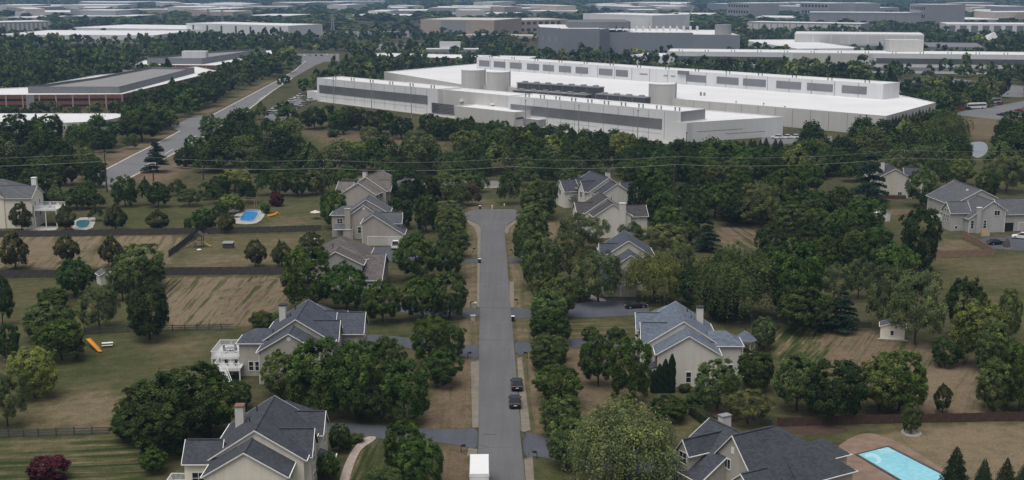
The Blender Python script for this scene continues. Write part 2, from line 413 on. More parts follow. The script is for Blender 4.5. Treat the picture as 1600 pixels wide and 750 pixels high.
# verges of the street
lawn([(733, 350), (752, 358), (750, 402), (730, 402)], .75, .25, ((738, 400), (740, 360)), .3)
lawn([(727, 410), (750, 411), (749, 482), (718, 482)], .80, .42, ((733, 480), (735, 415)), .5)
lawn([(715, 497), (749, 498), (749, 538), (712, 540)], .78, .40, ((728, 538), (731, 500)), .5)
lawn([(705, 562), (738, 562), (737, 668), (660, 672), (690, 600)], .86, .60, ((715, 665), (722, 565)), .7)
lawn([(685, 700), (728, 700), (732, 770), (680, 770)], .95, .85, ((708, 765), (714, 700)), .7)
lawn([(790, 358), (812, 345), (815, 404), (792, 404)], .70, .30, ((800, 400), (797, 365)), .4)
lawn([(793, 411), (818, 410), (828, 482), (797, 482)], .66, .30, ((812, 480), (805, 415)), .5)
lawn([(802, 498), (828, 497), (832, 534), (804, 532)], .70, .28, ((818, 530), (815, 500)), .5)
lawn([(808, 556), (832, 549), (850, 600), (852, 672), (832, 676), (824, 640)], .72, .36, ((838, 665), (828, 560)), .7)
lawn([(836, 712), (870, 712), (880, 770), (834, 770)], .30, .1)
lawn([(733, 326), (735, 300), (760, 296), (790, 298), (800, 326)], .38, .05)
lawn([(735, 318), (752, 308), (762, 318), (755, 326), (735, 326)], .85, .55, soft=3)
# right yards
lawn([(865, 545), (905, 545), (1000, 560), (1040, 640), (990, 660), (920, 650), (850, 600)], .74, .55, soft=3)
lawn([(870, 498), (990, 498), (986, 528), (900, 530), (870, 540)], .45, .25, ((880, 515), (985, 513)), .6)
lawn([(840, 350), (880, 345), (900, 400), (840, 440)], .80, .40, ((862, 420), (868, 350)), .6)
lawn([(1118, 356), (1200, 352), (1205, 388), (1122, 390)], .62, .35, ((1130, 358), (1175, 388)), 1.5)
lawn([(1200, 512), (1300, 506), (1300, 545), (1290, 575), (1205, 560)], .22, .03, ((1228, 552), (1262, 515)), 1.5)
lawn([(1290, 512), (1420, 525), (1530, 560), (1545, 650), (1430, 655), (1330, 600), (1288, 570)], .86, .52, ((1330, 590), (1375, 525)), 1.1)
lawn([(1425, 585), (1500, 580), (1520, 640), (1440, 645)], .97, .35, soft=4)
lawn([(1440, 405), (1620, 392), (1640, 520), (1560, 550), (1520, 470), (1445, 440)], .40, .10, ((1450, 430), (1580, 415)), .12)
lawn([(1470, 408), (1600, 400), (1600, 440), (1500, 440)], .62, .15, soft=5)
lawn([(1380, 325), (1440, 320), (1500, 372), (1460, 396), (1385, 350)], .35, .2)
lawn([(1458, 400), (1548, 398), (1512, 376), (1470, 374)], .70, .35)
lawn([(1300, 668), (1620, 660), (1680, 800), (1480, 800), (1455, 738), (1330, 690)], .80, .18, soft=1.0)
lawn([(1470, 672), (1620, 664), (1640, 740), (1520, 730)], .92, .25, soft=6)
lawn([(1250, 672), (1420, 668), (1350, 684), (1280, 682)], .30, .05)
lawn([(1040, 640), (1080, 650), (1100, 680), (1040, 690), (1000, 670)], .5, .2)
# beyond the houses
lawn([(380, 215), (480, 203), (530, 215), (540, 232), (400, 242)], .34, .02, ((400, 230), (500, 222)), .15, soft=3)
lawn([(470, 204), (680, 214), (700, 240), (520, 232)], .62, .65, soft=3)
lawn([(96, 292), (142, 277), (200, 247), (253, 220), (281, 205), (262, 207), (190, 233), (150, 246), (60, 285)], .88, .62, soft=2.5)
lawn([(0, 238), (160, 236), (190, 250), (110, 262), (0, 250)], .55, .3, soft=3)
lawn([(202, 280), (226, 266), (286, 232), (310, 226), (300, 262), (240, 295)], .80, .55, soft=2.5)
lawn([(281, 196), (330, 178), (398, 144), (430, 126), (420, 124), (340, 164), (290, 184)], .78, .5, soft=3)
lawn([(1220, 213), (1300, 216), (1390, 230), (1240, 232)], .5, .45, soft=3)
lawn([(1480, 190), (1560, 180), (1640, 190), (1620, 225), (1500, 215)], .72, .4, soft=4)
lawn([(1440, 190), (1520, 240), (1640, 250), (1640, 300), (1420, 262)], .38, .05, soft=4)
lawn([(560, 43), (660, 38), (660, 44), (560, 48)], .45, .0, soft=20)

gme = bpy.data.meshes.new('ground')
ii = np.arange((nxg - 1) * (nyg - 1)); r_, c_ = ii // (nxg - 1), ii % (nxg - 1); v0 = r_ * nxg + c_
quads = np.stack([v0, v0 + 1, v0 + nxg + 1, v0 + nxg], 1)
gme.vertices.add(len(GV)); gme.vertices.foreach_set('co', GV.ravel())
gme.loops.add(quads.size); gme.loops.foreach_set('vertex_index', quads.ravel().astype(np.int32))
gme.polygons.add(len(quads)); gme.polygons.foreach_set('loop_start', np.arange(0, quads.size, 4, dtype=np.int32))
gme.polygons.foreach_set('loop_total', np.full(len(quads), 4, np.int32)); gme.update(calc_edges=True)
at = gme.attributes.new('turf', 'FLOAT_COLOR', 'POINT'); at.data.foreach_set('color', GA.astype(np.float32).ravel())
m, nt, lk, b = newmat('turf')
pos = geo_pos(nt); a = nt.new('ShaderNodeAttribute'); a.attribute_name = 'turf'
sep = nt.new('ShaderNodeSeparateColor'); lk.new(a.outputs['Color'], sep.inputs[0])
dry, dirt, su, sw = sep.outputs[0], sep.outputs[1], sep.outputs[2], a.outputs['Alpha']
nA = noise(nt, lk, .06, 6, .7, pos); nB = noise(nt, lk, .45, 5, .7, pos); nC = noise(nt, lk, 2.6, 4, .75, pos)
cmb = nt.new('ShaderNodeCombineXYZ'); sp_ = nt.new('ShaderNodeSeparateXYZ'); lk.new(pos, sp_.inputs[0])
lk.new(math_n(nt, lk, 'MULTIPLY', su, 1.15), cmb.inputs[0]); lk.new(math_n(nt, lk, 'MULTIPLY', sp_.outputs[0], .06), cmb.inputs[1]); lk.new(math_n(nt, lk, 'MULTIPLY', sp_.outputs[1], .06), cmb.inputs[2])
nS = noise(nt, lk, 1.0, 3, .55, cmb.outputs[0])                       # mower lines: irregular across, long along
wob = math_n(nt, lk, 'MULTIPLY', noise(nt, lk, .12, 3, .6, pos), 2.2)
st1 = math_n(nt, lk, 'SINE', math_n(nt, lk, 'MULTIPLY', math_n(nt, lk, 'ADD', su, wob), 2 * math.pi / 3.1))
st = math_n(nt, lk, 'ADD', math_n(nt, lk, 'MULTIPLY', math_n(nt, lk, 'SUBTRACT', nS, .5), 5.2), math_n(nt, lk, 'MULTIPLY', st1, .30))
st = math_n(nt, lk, 'MULTIPLY', math_n(nt, lk, 'MULTIPLY', st, sw), math_n(nt, lk, 'ADD', math_n(nt, lk, 'MULTIPLY', nB, 1.4), .2))
d1 = math_n(nt, lk, 'ADD', dry, math_n(nt, lk, 'MULTIPLY', math_n(nt, lk, 'SUBTRACT', nA, .5), 1.1))
d1 = math_n(nt, lk, 'ADD', d1, math_n(nt, lk, 'MULTIPLY', math_n(nt, lk, 'SUBTRACT', nB, .5), .8))
d1 = math_n(nt, lk, 'ADD', d1, math_n(nt, lk, 'MULTIPLY', st, .55))
rg = ramp(nt, [(0, (.030, .042, .013)), (.3, (.058, .064, .024)), (.62, (.108, .093, .048)), (1, (.200, .158, .102))]); lk.new(d1, rg.inputs[0])
dd = math_n(nt, lk, 'ADD', dirt, math_n(nt, lk, 'MULTIPLY', math_n(nt, lk, 'SUBTRACT', nB, .55), .8))
dd = math_n(nt, lk, 'MULTIPLY', math_n(nt, lk, 'ADD', dd, math_n(nt, lk, 'MULTIPLY', st, .5)), math_n(nt, lk, 'MINIMUM', math_n(nt, lk, 'MULTIPLY', dirt, 3.0), 1.0))
ddc = nt.new('ShaderNodeClamp'); lk.new(dd, ddc.inputs[0])
re = ramp(nt, [(.3, (.070, .048, .034)), (.7, (.175, .122, .090))]); lk.new(nB, re.inputs[0])
cc = mixrgb(nt, lk, ddc.outputs[0], rg.outputs[0], re.outputs[0])
rf = ramp(nt, [(.3, (.62, .62, .62)), (.7, (1.3, 1.3, 1.3))]); lk.new(nC, rf.inputs[0])
cc = mixrgb(nt, lk, 1.0, cc, rf.outputs[0], 'MULTIPLY')
lk.new(cc, b.inputs['Base Color']); b.inputs['Roughness'].default_value = .95; b.inputs['Specular IOR Level'].default_value = .1
bp = nt.new('ShaderNodeBump'); bp.inputs['Strength'].default_value = .6; bp.inputs['Distance'].default_value = .15
lk.new(nC, bp.inputs['Height']); lk.new(bp.outputs[0], b.inputs['Normal'])
gme.materials.append(m)
go = bpy.data.objects.new('ground', gme); col.objects.link(go); tag(go, kind='structure')

# ------------------------------------------------------------------ roads and drives
def road_x(Y): return -1.75 - .02216 * (Y - 175)
street = [(road_x(Y) - 3.3, Y) for Y in (90, 180, 260, 342)]
street += [g(*p)[:2] for p in smooth_poly([(751, 357), (748, 350), (738, 345), (727, 342), (723, 336), (731, 330), (746, 327)], 2, False)]
street += [g(*p)[:2] for p in smooth_poly([(803, 327), (812, 332), (811, 340), (800, 346), (791, 352), (788.5, 358)], 2, False)]
street += [(road_x(Y) + 3.3, Y) for Y in (342, 260, 180, 90)]
sheet('street', street, .06, 'asphalt')
for pts in ([(735.5, 566), (749, 563), (748, 668), (738, 668)], [(752, 360), (748, 351), (738, 346), (728, 343), (733, 350), (742, 356), (746, 370), (746, 402), (751, 402)],
            [(788, 362), (790, 354), (800, 347), (810, 341), (808, 347), (797, 355), (792, 366)],
            [(796, 440), (803, 440), (803, 480), (797, 480)],
            [(808, 560), (815, 558), (829, 672), (815, 676)], [(819, 718), (832, 712), (838, 800), (825, 800)],
            [(732, 700), (746, 702), (744, 716), (730, 712)], [(746, 411), (750, 411), (749, 480), (745, 480)]):
    sheet('gravel_shoulder', gl(pts), .03, 'shoulder')
drives = [
    [(748, 669), (720, 671), (664, 671), (600, 666), (547, 662), (505, 660), (505, 678), (552, 682), (610, 687), (677, 690), (725, 698), (747, 703)],
    [(815, 674), (842, 680), (900, 702), (1000, 700), (1050, 704), (1062, 725), (1030, 742), (900, 730), (838, 711), (820, 718)],
    [(749, 538), (724, 540), (640, 528), (568, 521), (568, 537), (640, 543), (722, 558), (749, 563)],
    [(803, 531), (830, 536), (905, 529), (985, 530), (985, 541), (905, 543), (830, 548), (807, 558)],
    [(749, 481), (720, 485), (640, 480), (600, 470), (590, 480), (640, 491), (705, 495), (749, 498)],
    [(797, 481), (830, 484), (885, 480), (925, 469), (1012, 471), (1016, 492), (900, 497), (825, 497), (801, 498)],
    [(750, 402), (728, 403), (690, 404), (636, 398), (636, 386), (572, 386.5), (580, 400), (598, 407), (640, 412), (690, 411), (728, 409), (750, 411)],
    [(791, 402.5), (815, 404), (880, 400), (880, 405), (815, 410), (793, 411)],
    [(1522, 372), (1610, 367), (1620, 392), (1562, 391), (1540, 384)],
]
for d in drives: sheet('driveway', smooth_poly(gl(d), 1), .05, 'asphalt_dark')
sheet('driveway_island', smooth_poly(gl([(584, 397), (594, 396), (596, 403), (584, 404)]), 2), .09, 'turf')
for a_, b_ in (((747.6, 668), (746.6, 703)), ((813.2, 674), (817.6, 718)), ((817.6, 688), (821.5, 677)), ((813.2, 674), (821, 677.5)), ((751, 480.8), (797, 482)), ((754, 679), (776, 679.4))):
    A_, B_ = g(*a_), g(*b_); mb = MB(); mb.beam((A_[0], A_[1], .068), (B_[0], B_[1], .068), .13, .008)
    tag(mb.build('crack_seal', 'seal_black'), kind='structure')
# paved front walk and paths
walk = [(588, 682), (570, 683), (555, 697), (545, 712), (536, 732), (528, 760), (543, 760), (550, 735), (557, 716), (566, 700), (586, 688)]
sheet('paved_walk', smooth_poly(gl(walk), 1), .07, 'pavers')
sheet('paved_walk', smooth_poly(gl([(913, 460), (918, 468), (945, 472), (948, 468), (925, 463), (922, 455)]), 1), .07, 'concrete')
sheet('concrete_pad', gl([(757, 291), (783, 291), (784, 294), (756, 294)]), .08, 'concrete_tan')
sheet('back_lane', gl([(560, 278), (783, 283), (783, 291), (760, 291), (560, 285)]), .05, 'asphalt_far')
# wide divided road beyond the power line
Lk = [(175, 299), (142, 277.5), (200, 247), (253, 220.5), (281, 205), (308, 193), (332, 180), (400, 144), (430, 128), (461, 110), (478, 95)]
Rk = [(527, 89), (494, 101.5), (457, 122), (425, 143), (377, 180), (286, 232), (226, 266), (202, 279)]
sheet('wide_road', gl(Lk + Rk), .06, 'asphalt_far')
sheet('side_road', gl([(268, 198), (281, 206), (310, 193), (335, 180), (304, 181), (285, 190)]), .05, 'asphalt_far')
def kerb(pts):
    P = [g(*p) for p in pts]; mb = MB()
    for a_, b_ in zip(P, P[1:]): mb.beam((a_[0], a_[1], .08), (b_[0], b_[1], .08), .9, .16)
    tag(mb.build('kerb', 'kerb_pale'), kind='structure')
kerb(Lk[1:5]); kerb(Lk[6:]); kerb(Rk[2:])
for k in range(7):
    t0 = k / 7; a_ = (185 + t0 * 255, 283 - t0 * 148); b_ = (185 + (t0 + .05) * 255, 283 - (t0 + .05) * 148)
    A_, B_ = g(*a_), g(*b_); mb = MB(); mb.beam((A_[0], A_[1], .075), (B_[0], B_[1], .075), .25, .01)
    tag(mb.build('lane_line', 'plate_white'), kind='structure')
# parking lots and service yards
lots = [[(424, 168), (462, 150), (474, 157), (446, 192), (408, 192)], [(1190, 213), (1300, 213), (1300, 222), (1190, 226)],
        [(1400, 128), (1480, 122), (1600, 135), (1600, 152), (1410, 148)], [(1480, 178), (1560, 165), (1640, 150), (1640, 178), (1560, 187)],
        [(560, 92), (700, 97), (700, 102), (560, 98)], [(470, 50), (640, 48), (640, 58), (470, 60)], [(70, 75), (200, 74), (215, 84), (60, 84)],
        [(460, 84), (530, 84), (530, 96), (460, 98)], [(540, 70), (660, 68), (660, 77), (540, 78)]]
for q in lots: sheet('parking_lot', gl(q), .05, 'asphalt_far')
sheet('service_yard', gl([(495, 158), (700, 120), (1100, 160), (1250, 190), (1060, 226), (1000, 222)]), .04, 'concrete')
sheet('pond', smooth_poly(gl([(1512, 226), (1522, 221), (1540, 222), (1545, 233), (1538, 243), (1526, 248), (1516, 240)]), 2), .03, 'pond')
# ------------------------------------------------------------------ houses
class House:
    def __init__(s, label, x, y, rot, wall, roof, mir=1, name='house', cat='house'):
        s.root = thing(name, (x, y, 0), label, cat, rz=math.radians(rot)); s.w = wall; s.r = roof; s.m = mir
    def X(s, a, b): return tuple(sorted((a * s.m, b * s.m)))
    def gable(s, x0, x1, y0, y1, he, hr, ax='y', z0=-.3, ov=.4, r=None, he2=None, wall=None, roof=None, trim=True, walls=True, ends=(True, True)):
        """pitched block; ridge along ax at r; he / he2 = eave heights on the low and high side of the section axis"""
        wall = wall or s.w; roof = roof or s.r
        if s.m < 0 and ax == 'y' and he2 is not None: he, he2 = he2, he
        x0, x1 = s.X(x0, x1)
        if r is not None and ax == 'y': r = r * s.m
        he2 = he if he2 is None else he2
        u0, u1, a, b_ = (x0, x1, y0, y1) if ax == 'y' else (y0, y1, x0, x1)
        r = (u0 + u1) / 2 if r is None else r
        if walls: MB().extrude([(u0, z0), (u1, z0), (u1, he2), (r, hr), (u0, he)], ax, a, b_).build('wall', wall, s.root)
        t = .16; sl0 = (hr - he) / (r - u0); sl1 = (hr - he2) / (u1 - r)
        e0, e1 = (u0 - ov, he - ov * sl0), (u1 + ov, he2 - ov * sl1)
        g_ = .025
        mb = MB(); mb.extrude([(e0[0], e0[1] + g_), (r, hr + g_), (e1[0], e1[1] + g_), (e1[0], e1[1] + g_ + t), (r, hr + g_ + t), (e0[0], e0[1] + g_ + t)], ax, a - ov * .6, b_ + ov * .6)
        # (two slopes and their ridge are one roof)
        ro = mb.build('roof', roof, s.root)
        if trim:
            for end, on in zip((a - ov * .6 - .05, b_ + ov * .6 + .05), ends):
                if not on: continue
                mb = MB()
                for (p, q) in ((e0, (r, hr)), (e1, (r, hr))):
                    w0, w1 = end - .04, end + .04; d = .19
                    pts = [(p[0], p[1] + .01), (q[0], q[1] + .01), (q[0], q[1] + d), (p[0], p[1] + d)]
                    mb.extrude(pts, ax, w0, w1)
                mb.build('rake_board', 'white_trim', ro)
            for e, sg in ((e0, -1), (e1, 1)):
                mb = MB(); a2, b2 = a - ov * .6, b_ + ov * .6
                u_a, u_b = sorted((e[0] + sg * .02, e[0] + sg * .14))
                if ax == 'y': mb.box(u_a, u_b, a2, b2, e[1] + .05, e[1] + .15)
                else: mb.box(a2, b2, u_a, u_b, e[1] + .05, e[1] + .15)
                mb.build('gutter', 'white_trim', ro)
        MB().beam(*(((r, a, hr + t + .05), (r, b_, hr + t + .05)) if ax == 'y' else ((a, r, hr + t + .05), (b_, r, hr + t + .05))), .34, .05).build('ridge_cap', roof, ro)
        return ro
    def hip(s, x0, x1, y0, y1, he, hr, ax='y', ov=.4, z0=-.3, wall=None, roof=None, inset=None, one=None):
        """hipped block; one = 'lo'/'hi' hips only that end (the other runs into another roof)"""
        wall = wall or s.w; roof = roof or s.r; x0, x1 = s.X(x0, x1)
        if s.m < 0 and ax == 'x' and one: one = {'lo': 'hi', 'hi': 'lo'}[one]
        MB().box(x0, x1, y0, y1, z0, he).build('wall', wall, s.root)
        X0, X1, Y0, Y1 = x0 - ov, x1 + ov, y0 - ov, y1 + ov
        ins = inset if inset is not None else (min(X1 - X0, Y1 - Y0) / 2)
        if ax == 'y':
            c = (X0 + X1) / 2; A = (c, Y0 + (0 if one == 'hi' else ins)); B = (c, Y1 - (0 if one == 'lo' else ins))
        else:
            c = (Y0 + Y1) / 2; A = (X0 + (0 if one == 'hi' else ins), c); B = (X1 - (0 if one == 'lo' else ins), c)
        e = he - .05; q = [(X0, Y0), (X1, Y0), (X1, Y1), (X0, Y1)]
        v = [(*p, e) for p in q] + [(*p, e + .16) for p in q] + [(*A, hr), (*B, hr)]
        f = [(3, 2, 1, 0), (0, 1, 5, 4), (1, 2, 6, 5), (2, 3, 7, 6), (3, 0, 4, 7)]
        if ax == 'y': f += [(4, 5, 8), (5, 6, 9, 8), (6, 7, 9), (7, 4, 8, 9)]
        else: f += [(4, 5, 9, 8), (5, 6, 9), (6, 7, 8, 9), (7, 4, 8)]
        ro = MB().add(v, f).build('roof', roof, s.root)
        mb = MB(); d = .12
        mb.box(X0 - d, X1 + d, Y0 - d, Y0 - .01, e + .05, e + .16).box(X0 - d, X1 + d, Y1 + .01, Y1 + d, e + .05, e + .16)
        mb.box(X0 - d, X0 - .01, Y0, Y1, e + .05, e + .16).box(X1 + .01, X1 + d, Y0, Y1, e + .05, e + .16)
        mb.build('gutter', 'white_trim', ro)
        return ro
    def shed(s, x0, x1, y0, y1, zlo, zhi, low='-x', roof=None, wall=None, ov=.3, walls=False):
        """lean-to roof falling towards 'low'"""
        if s.m < 0 and low in ('-x', '+x'): low = {'-x': '+x', '+x': '-x'}[low]
        x0, x1 = s.X(x0, x1); ax = 'y' if low[1] == 'x' else 'x'
        u0, u1, a, b_ = (x0, x1, y0, y1) if ax == 'y' else (y0, y1, x0, x1)
        z_a, z_b = (zlo, zhi) if low[0] == '-' else (zhi, zlo)
        if walls: MB().extrude([(u0, -.3), (u1, -.3), (u1, z_b), (u0, z_a)], ax, a, b_).build('wall', wall or s.w, s.root)
        ro = MB().extrude([(u0 - ov, z_a + .03), (u1, z_b + .03), (u1, z_b + .17), (u0 - ov, z_a + .17)] if low[0] == '-' else
                          [(u0, z_a + .03), (u1 + ov, z_b + .03), (u1 + ov, z_b + .17), (u0, z_a + .17)], ax, a - ov, b_ + ov).build('roof', roof or s.r, s.root)
        mb = MB(); ue = u0 - ov if low[0] == '-' else u1 + ov; sg = -1 if low[0] == '-' else 1
        ua, ub = sorted((ue + sg * .01, ue + sg * .13)); zz = min(z_a, z_b)
        if ax == 'y': mb.box(ua, ub, a - ov, b_ + ov, zz, zz + .18)
        else: mb.box(a - ov, b_ + ov, ua, ub, zz, zz + .18)
        mb.build('gutter', 'white_trim', ro)
        return ro
    def fp(s, face, c, u, d, z):
        """point on a wall face: along u, d proud of it, height z"""
        if face == '-y': return (u * s.m, c - d, z)
        if face == '+y': return (u * s.m, c + d, z)
        sg = (1 if face == '+x' else -1) * s.m
        return (c * s.m + sg * d, u, z)
    def slab(s, face, c, u0, u1, z0, z1, d0, d1, mb, mi=0):
        p = s.fp(face, c, u0, d0, z0); q = s.fp(face, c, u1, d1, z1)
        mb.box(p[0], q[0], p[1], q[1], z0, z1, mi); return mb
    def window(s, face, c, u, z, w=.9, h=1.6, nx=1, ny=2, shut=False, parent=None):
        fr = MB(); t = .1
        s.slab(face, c, u - w / 2 - t, u - w / 2, z - h / 2 - t, z + h / 2 + t, -.03, .07, fr); s.slab(face, c, u + w / 2, u + w / 2 + t, z - h / 2 - t, z + h / 2 + t, -.03, .07, fr)
        s.slab(face, c, u - w / 2, u + w / 2, z + h / 2, z + h / 2 + t, -.03, .07, fr); s.slab(face, c, u - w / 2, u + w / 2, z - h / 2 - t, z - h / 2, -.03, .09, fr)
        for i in range(1, nx): s.slab(face, c, u - w / 2 + w * i / nx - .04, u - w / 2 + w * i / nx + .04, z - h / 2, z + h / 2, 0, .05, fr)
        for i in range(1, ny): s.slab(face, c, u - w / 2, u + w / 2, z - h / 2 + h * i / ny - .03, z - h / 2 + h * i / ny + .03, 0, .045, fr)
        f = fr.build('window', 'white_trim', s.root)
        s.slab(face, c, u - w / 2, u + w / 2, z - h / 2, z + h / 2, -.03, .02, MB()).build('pane', 'glass_dark', f)
        if shut:
            for k in (-1, 1):
                a = u + k * (w / 2 + t + .24); s.slab(face, c, a - .2, a + .2, z - h / 2, z + h / 2, -.02, .05, MB()).build('shutter', 'dark_metal', f)
        return f
    def door(s, face, c, u, w=1.0, h=2.1, mat='white_trim'):
        return s.slab(face, c, u - w / 2, u + w / 2, 0, h, -.02, .06, MB()).build('door', mat, s.root)
    def garage(s, face, c, u, w=4.9, h=2.3, mat='garage_panel', z0=.05):
        mb = MB()
        for i in range(4): s.slab(face, c, u - w / 2, u + w / 2, z0 + h * i / 4 + .015, z0 + h * (i + 1) / 4 - .015, -.02, .05, mb)
        d = mb.build('garage_door', mat, s.root); fr = MB(); t = .15
        s.slab(face, c, u - w / 2 - t, u - w / 2, z0, z0 + h + t, -.02, .09, fr); s.slab(face, c, u + w / 2, u + w / 2 + t, z0, z0 + h + t, -.02, .09, fr)
        s.slab(face, c, u - w / 2, u + w / 2, z0 + h, z0 + h + t, -.02, .09, fr); fr.build('frame', 'white_trim', d)
        return d
    def chimney(s, x, y, w, d, z0, z1, mat='chimney_pale', cap='dark_metal'):
        x *= s.m
        c = MB().box(x - w / 2, x + w / 2, y - d / 2, y + d / 2, z0, z1).build('chimney', mat, s.root)
        MB().box(x - w / 2 - .08, x + w / 2 + .08, y - d / 2 - .08, y + d / 2 + .08, z1, z1 + .18).build('chimney_cap', cap, c)
    def pipe(s, x, y, z0, z1, r=.09):
        MB().cyl((x * s.m, y), r, z0, z1, 8).build('vent_pipe', 'dark_metal', s.root)
    def disc(s, face, c, u, z, r=.42):
        n = 16; mb = MB(); A = [s.fp(face, c, u + r * math.cos(2 * math.pi * i / n), 0, z + r * math.sin(2 * math.pi * i / n)) for i in range(n)]
        B = [s.fp(face, c, u + r * math.cos(2 * math.pi * i / n), .06, z + r * math.sin(2 * math.pi * i / n)) for i in range(n)]
        mb.add(A + B, [(i, (i + 1) % n, n + (i + 1) % n, n + i) for i in range(n)] + [tuple(range(n, 2 * n))]).build('gable_vent', 'white_trim', s.root)
    def corner(s, x, y, z1):
        x *= s.m; MB().box(x - .07, x + .07, y - .07, y + .07, 0, z1).build('corner_board', 'white_trim', s.root)

def colonial(label, x, y, rot, wall, roof, mir, wing='gable', garage_wing=True, disc=False, porch=True, chim=True, brick=None):
    """the estate's common plan: long side-gabled body with a lower near section, street-side cross gables and a rear wing"""
    h = House(label, x, y, rot, wall, roof, mir)
    h.gable(-5.2, 5.2, 0, 6, 5.8, 8.9)
    h.gable(-5.65, 6.7, 5.0, 18.6, 6.1, 10.05, r=.4)
    if wing == 'gable': h.gable(-9, -4.4, 4.7, 9.1, 5.9, 8.0, ax='x')
    else: h.hip(-9.6, -4.4, 4.6, 9.4, 5.9, 8.0, ax='x', one='lo')
    h.gable(2.6, 7.3, 7.1, 11.9, 6.02, 8.6, ax='x')
    h.gable(2.6, 7.6, 15.2, 20.0, 5.95, 8.2, ax='x')
    h.hip(-2.6, 6.4, 17.4, 22.4, 6.04, 9.1, ax='y', inset=2.6)
    if garage_wing: h.gable(6.2, 10.9, 13.9, 20.9, 5.2, 8.0, ax='x')
    h.shed(7.3, 9.3, 12.3, 14.6, 2.9, 3.7, '+x')
    if porch:
        h.shed(5.2, 7.4, .8, 3.6, 2.5, 3.2, '+x', roof='standing_seam')
        for py in (1.0, 3.4): MB().box(*h.X(7.2, 7.35), py - .07, py + .07, 0, 2.6).build('porch_post', 'white_trim', h.root)
    if chim: h.chimney(-3.5, 14.2, 1.15, 1.3, 6.5, 10.3, cap='cap_brown' if wall == 'siding_cream' else 'dark_metal')
    h.pipe(-1.4, 15.5, 8.6, 9.9); h.pipe(-1.7, 11.8, 8.4, 9.4); h.pipe(-2.3, 12.6, 8.1, 8.6, .14)
    # street side
    for yy in (1.6, 4.2): h.window('+x', 5.2, yy, 4.6, .9, 1.5)
    h.window('+x', 7.3, 9.5, 4.7, 1.6, 1.6, 2, 2); h.window('+x', 7.3, 9.5, 1.7, 1.6, 1.7, 2, 2)
    h.window('+x', 7.6 if not garage_wing else 10.9, 17.4, 4.4, 1.4, 1.4, 2, 2)
    h.window('+x', 6.7, 13.4, 4.7, .9, 1.5); h.door('+x', 6.7, 6.3)
    if disc: h.disc('-y', 0, 0, 8.1)
    for cx in (-5.2, 5.2): h.corner(cx, 0, 5.75)
    return h

A_h = colonial('cream gabled house with dark slate roof beside the curved paver walk', -34.2, 150.3, 0, 'siding_cream', 'shingle_slate', 1, garage_wing=False)
A_h.window('-y', 4.7, -7.2, 3.6, 1.6, 1.5, 2, 2)
B_h = colonial('beige gabled house with navy roof and raised white deck', -38.1, 205.0, 0, 'siding_beige', 'shingle_navy', 1, wing='hip', disc=True)
B_h.window('-y', 4.6, -7.6, 1.8, .75, 1.6); B_h.window('-y', 4.6, -6.5, 1.8, .75, 1.6); B_h.window('-x', -9.6, 7.2, 4.2, .9, 1.4); B_h.window('-x', -9.6, 7.2, 1.7, .9, 1.6)
F_h = colonial('pale gabled house with light blue-grey roof beside the small gazebo', 30.0, 203.6, -1.5, 'siding_white', 'shingle_blue', -1, wing='hip', garage_wing=False)
F_h.window('-y', 0, -.1, 1.7, .8, 1.8); F_h.window('-y', 4.6, -6.8, 1.7, .75, 1.6); F_h.window('-y', 4.6, -7.9, 1.7, .75, 1.6)
MB().box(-5.35, -5.23, .4, 3.2, 0, 5.2).build('brick_front', 'brick_dim', F_h.root)
MB().box(-6.1, -5.35, .6, 2.3, .4, 3.0).build('bay', 'white_trim', F_h.root)
MB().box(-6.13, -6.1, .8, 2.1, .9, 2.6).build('bay_pane', 'glass_dark', F_h.root)
E_h = colonial('tan gabled house with taupe roof behind the three-car garage house', -45.6, 366.2, -15, 'siding_taupe', 'shingle_taupe', 1)
H_h = colonial('white gabled house with dark roof and brick front in the wood', 31.0, 365.0, 20, 'siding_white', 'shingle_slate', -1)
MB().box(-7.75, -7.62, 15.6, 19.6, 0, 5.6).build('brick_front', 'brick_dim', H_h.root)

# grey house, garages facing down the drive
D = House('grey gabled house with a double and a single white garage door', -34.0, 319.2, 0, 'siding_taupe', 'shingle_grey')
D.gable(-5.1, 5.5, 0, 7.5, 6.0, 8.1, r=-2.2, he2=3.1)
D.gable(-9.3, -1.9, 9.0, 16, 6.4, 9.1)
D.gable(-10.2, .6, 11.5, 19.5, 6.6, 10.1, r=-5.3)
D.hip(-14.6, -9.0, 11.2, 16.6, 6.0, 8.1, ax='x', one='lo')
D.gable(-2.5, 4.7, 4.6, 9.2, 5.3, 7.5, ax='x')
D.chimney(-9.9, 8.6, 1.5, 1.0, 0, 8.2, 'siding_taupe', 'siding_taupe')
MB().box(-11.2, -8.6, 8.2, 9.0, 0, 2.8).build('chase_base', 'siding_taupe', D.root)
D.shed(-13.4, -9.3, 8.4, 11.2, 2.6, 3.4, '-y')
D.garage('-y', 0, -.9, 5.4); D.garage('-y', 0, 3.6, 2.7)
D.disc('-y', 9.0, -5.6, 8.3); D.window('-y', 9.0, -6.9, 2.4, .9, 1.6); D.window('-y', 11.2, -12.4, 4.4, 1.4, 1.3, 2, 2)
for cx, zz in ((-5.1, 5.8), (5.5, 2.9)): D.corner(cx, 0, zz)

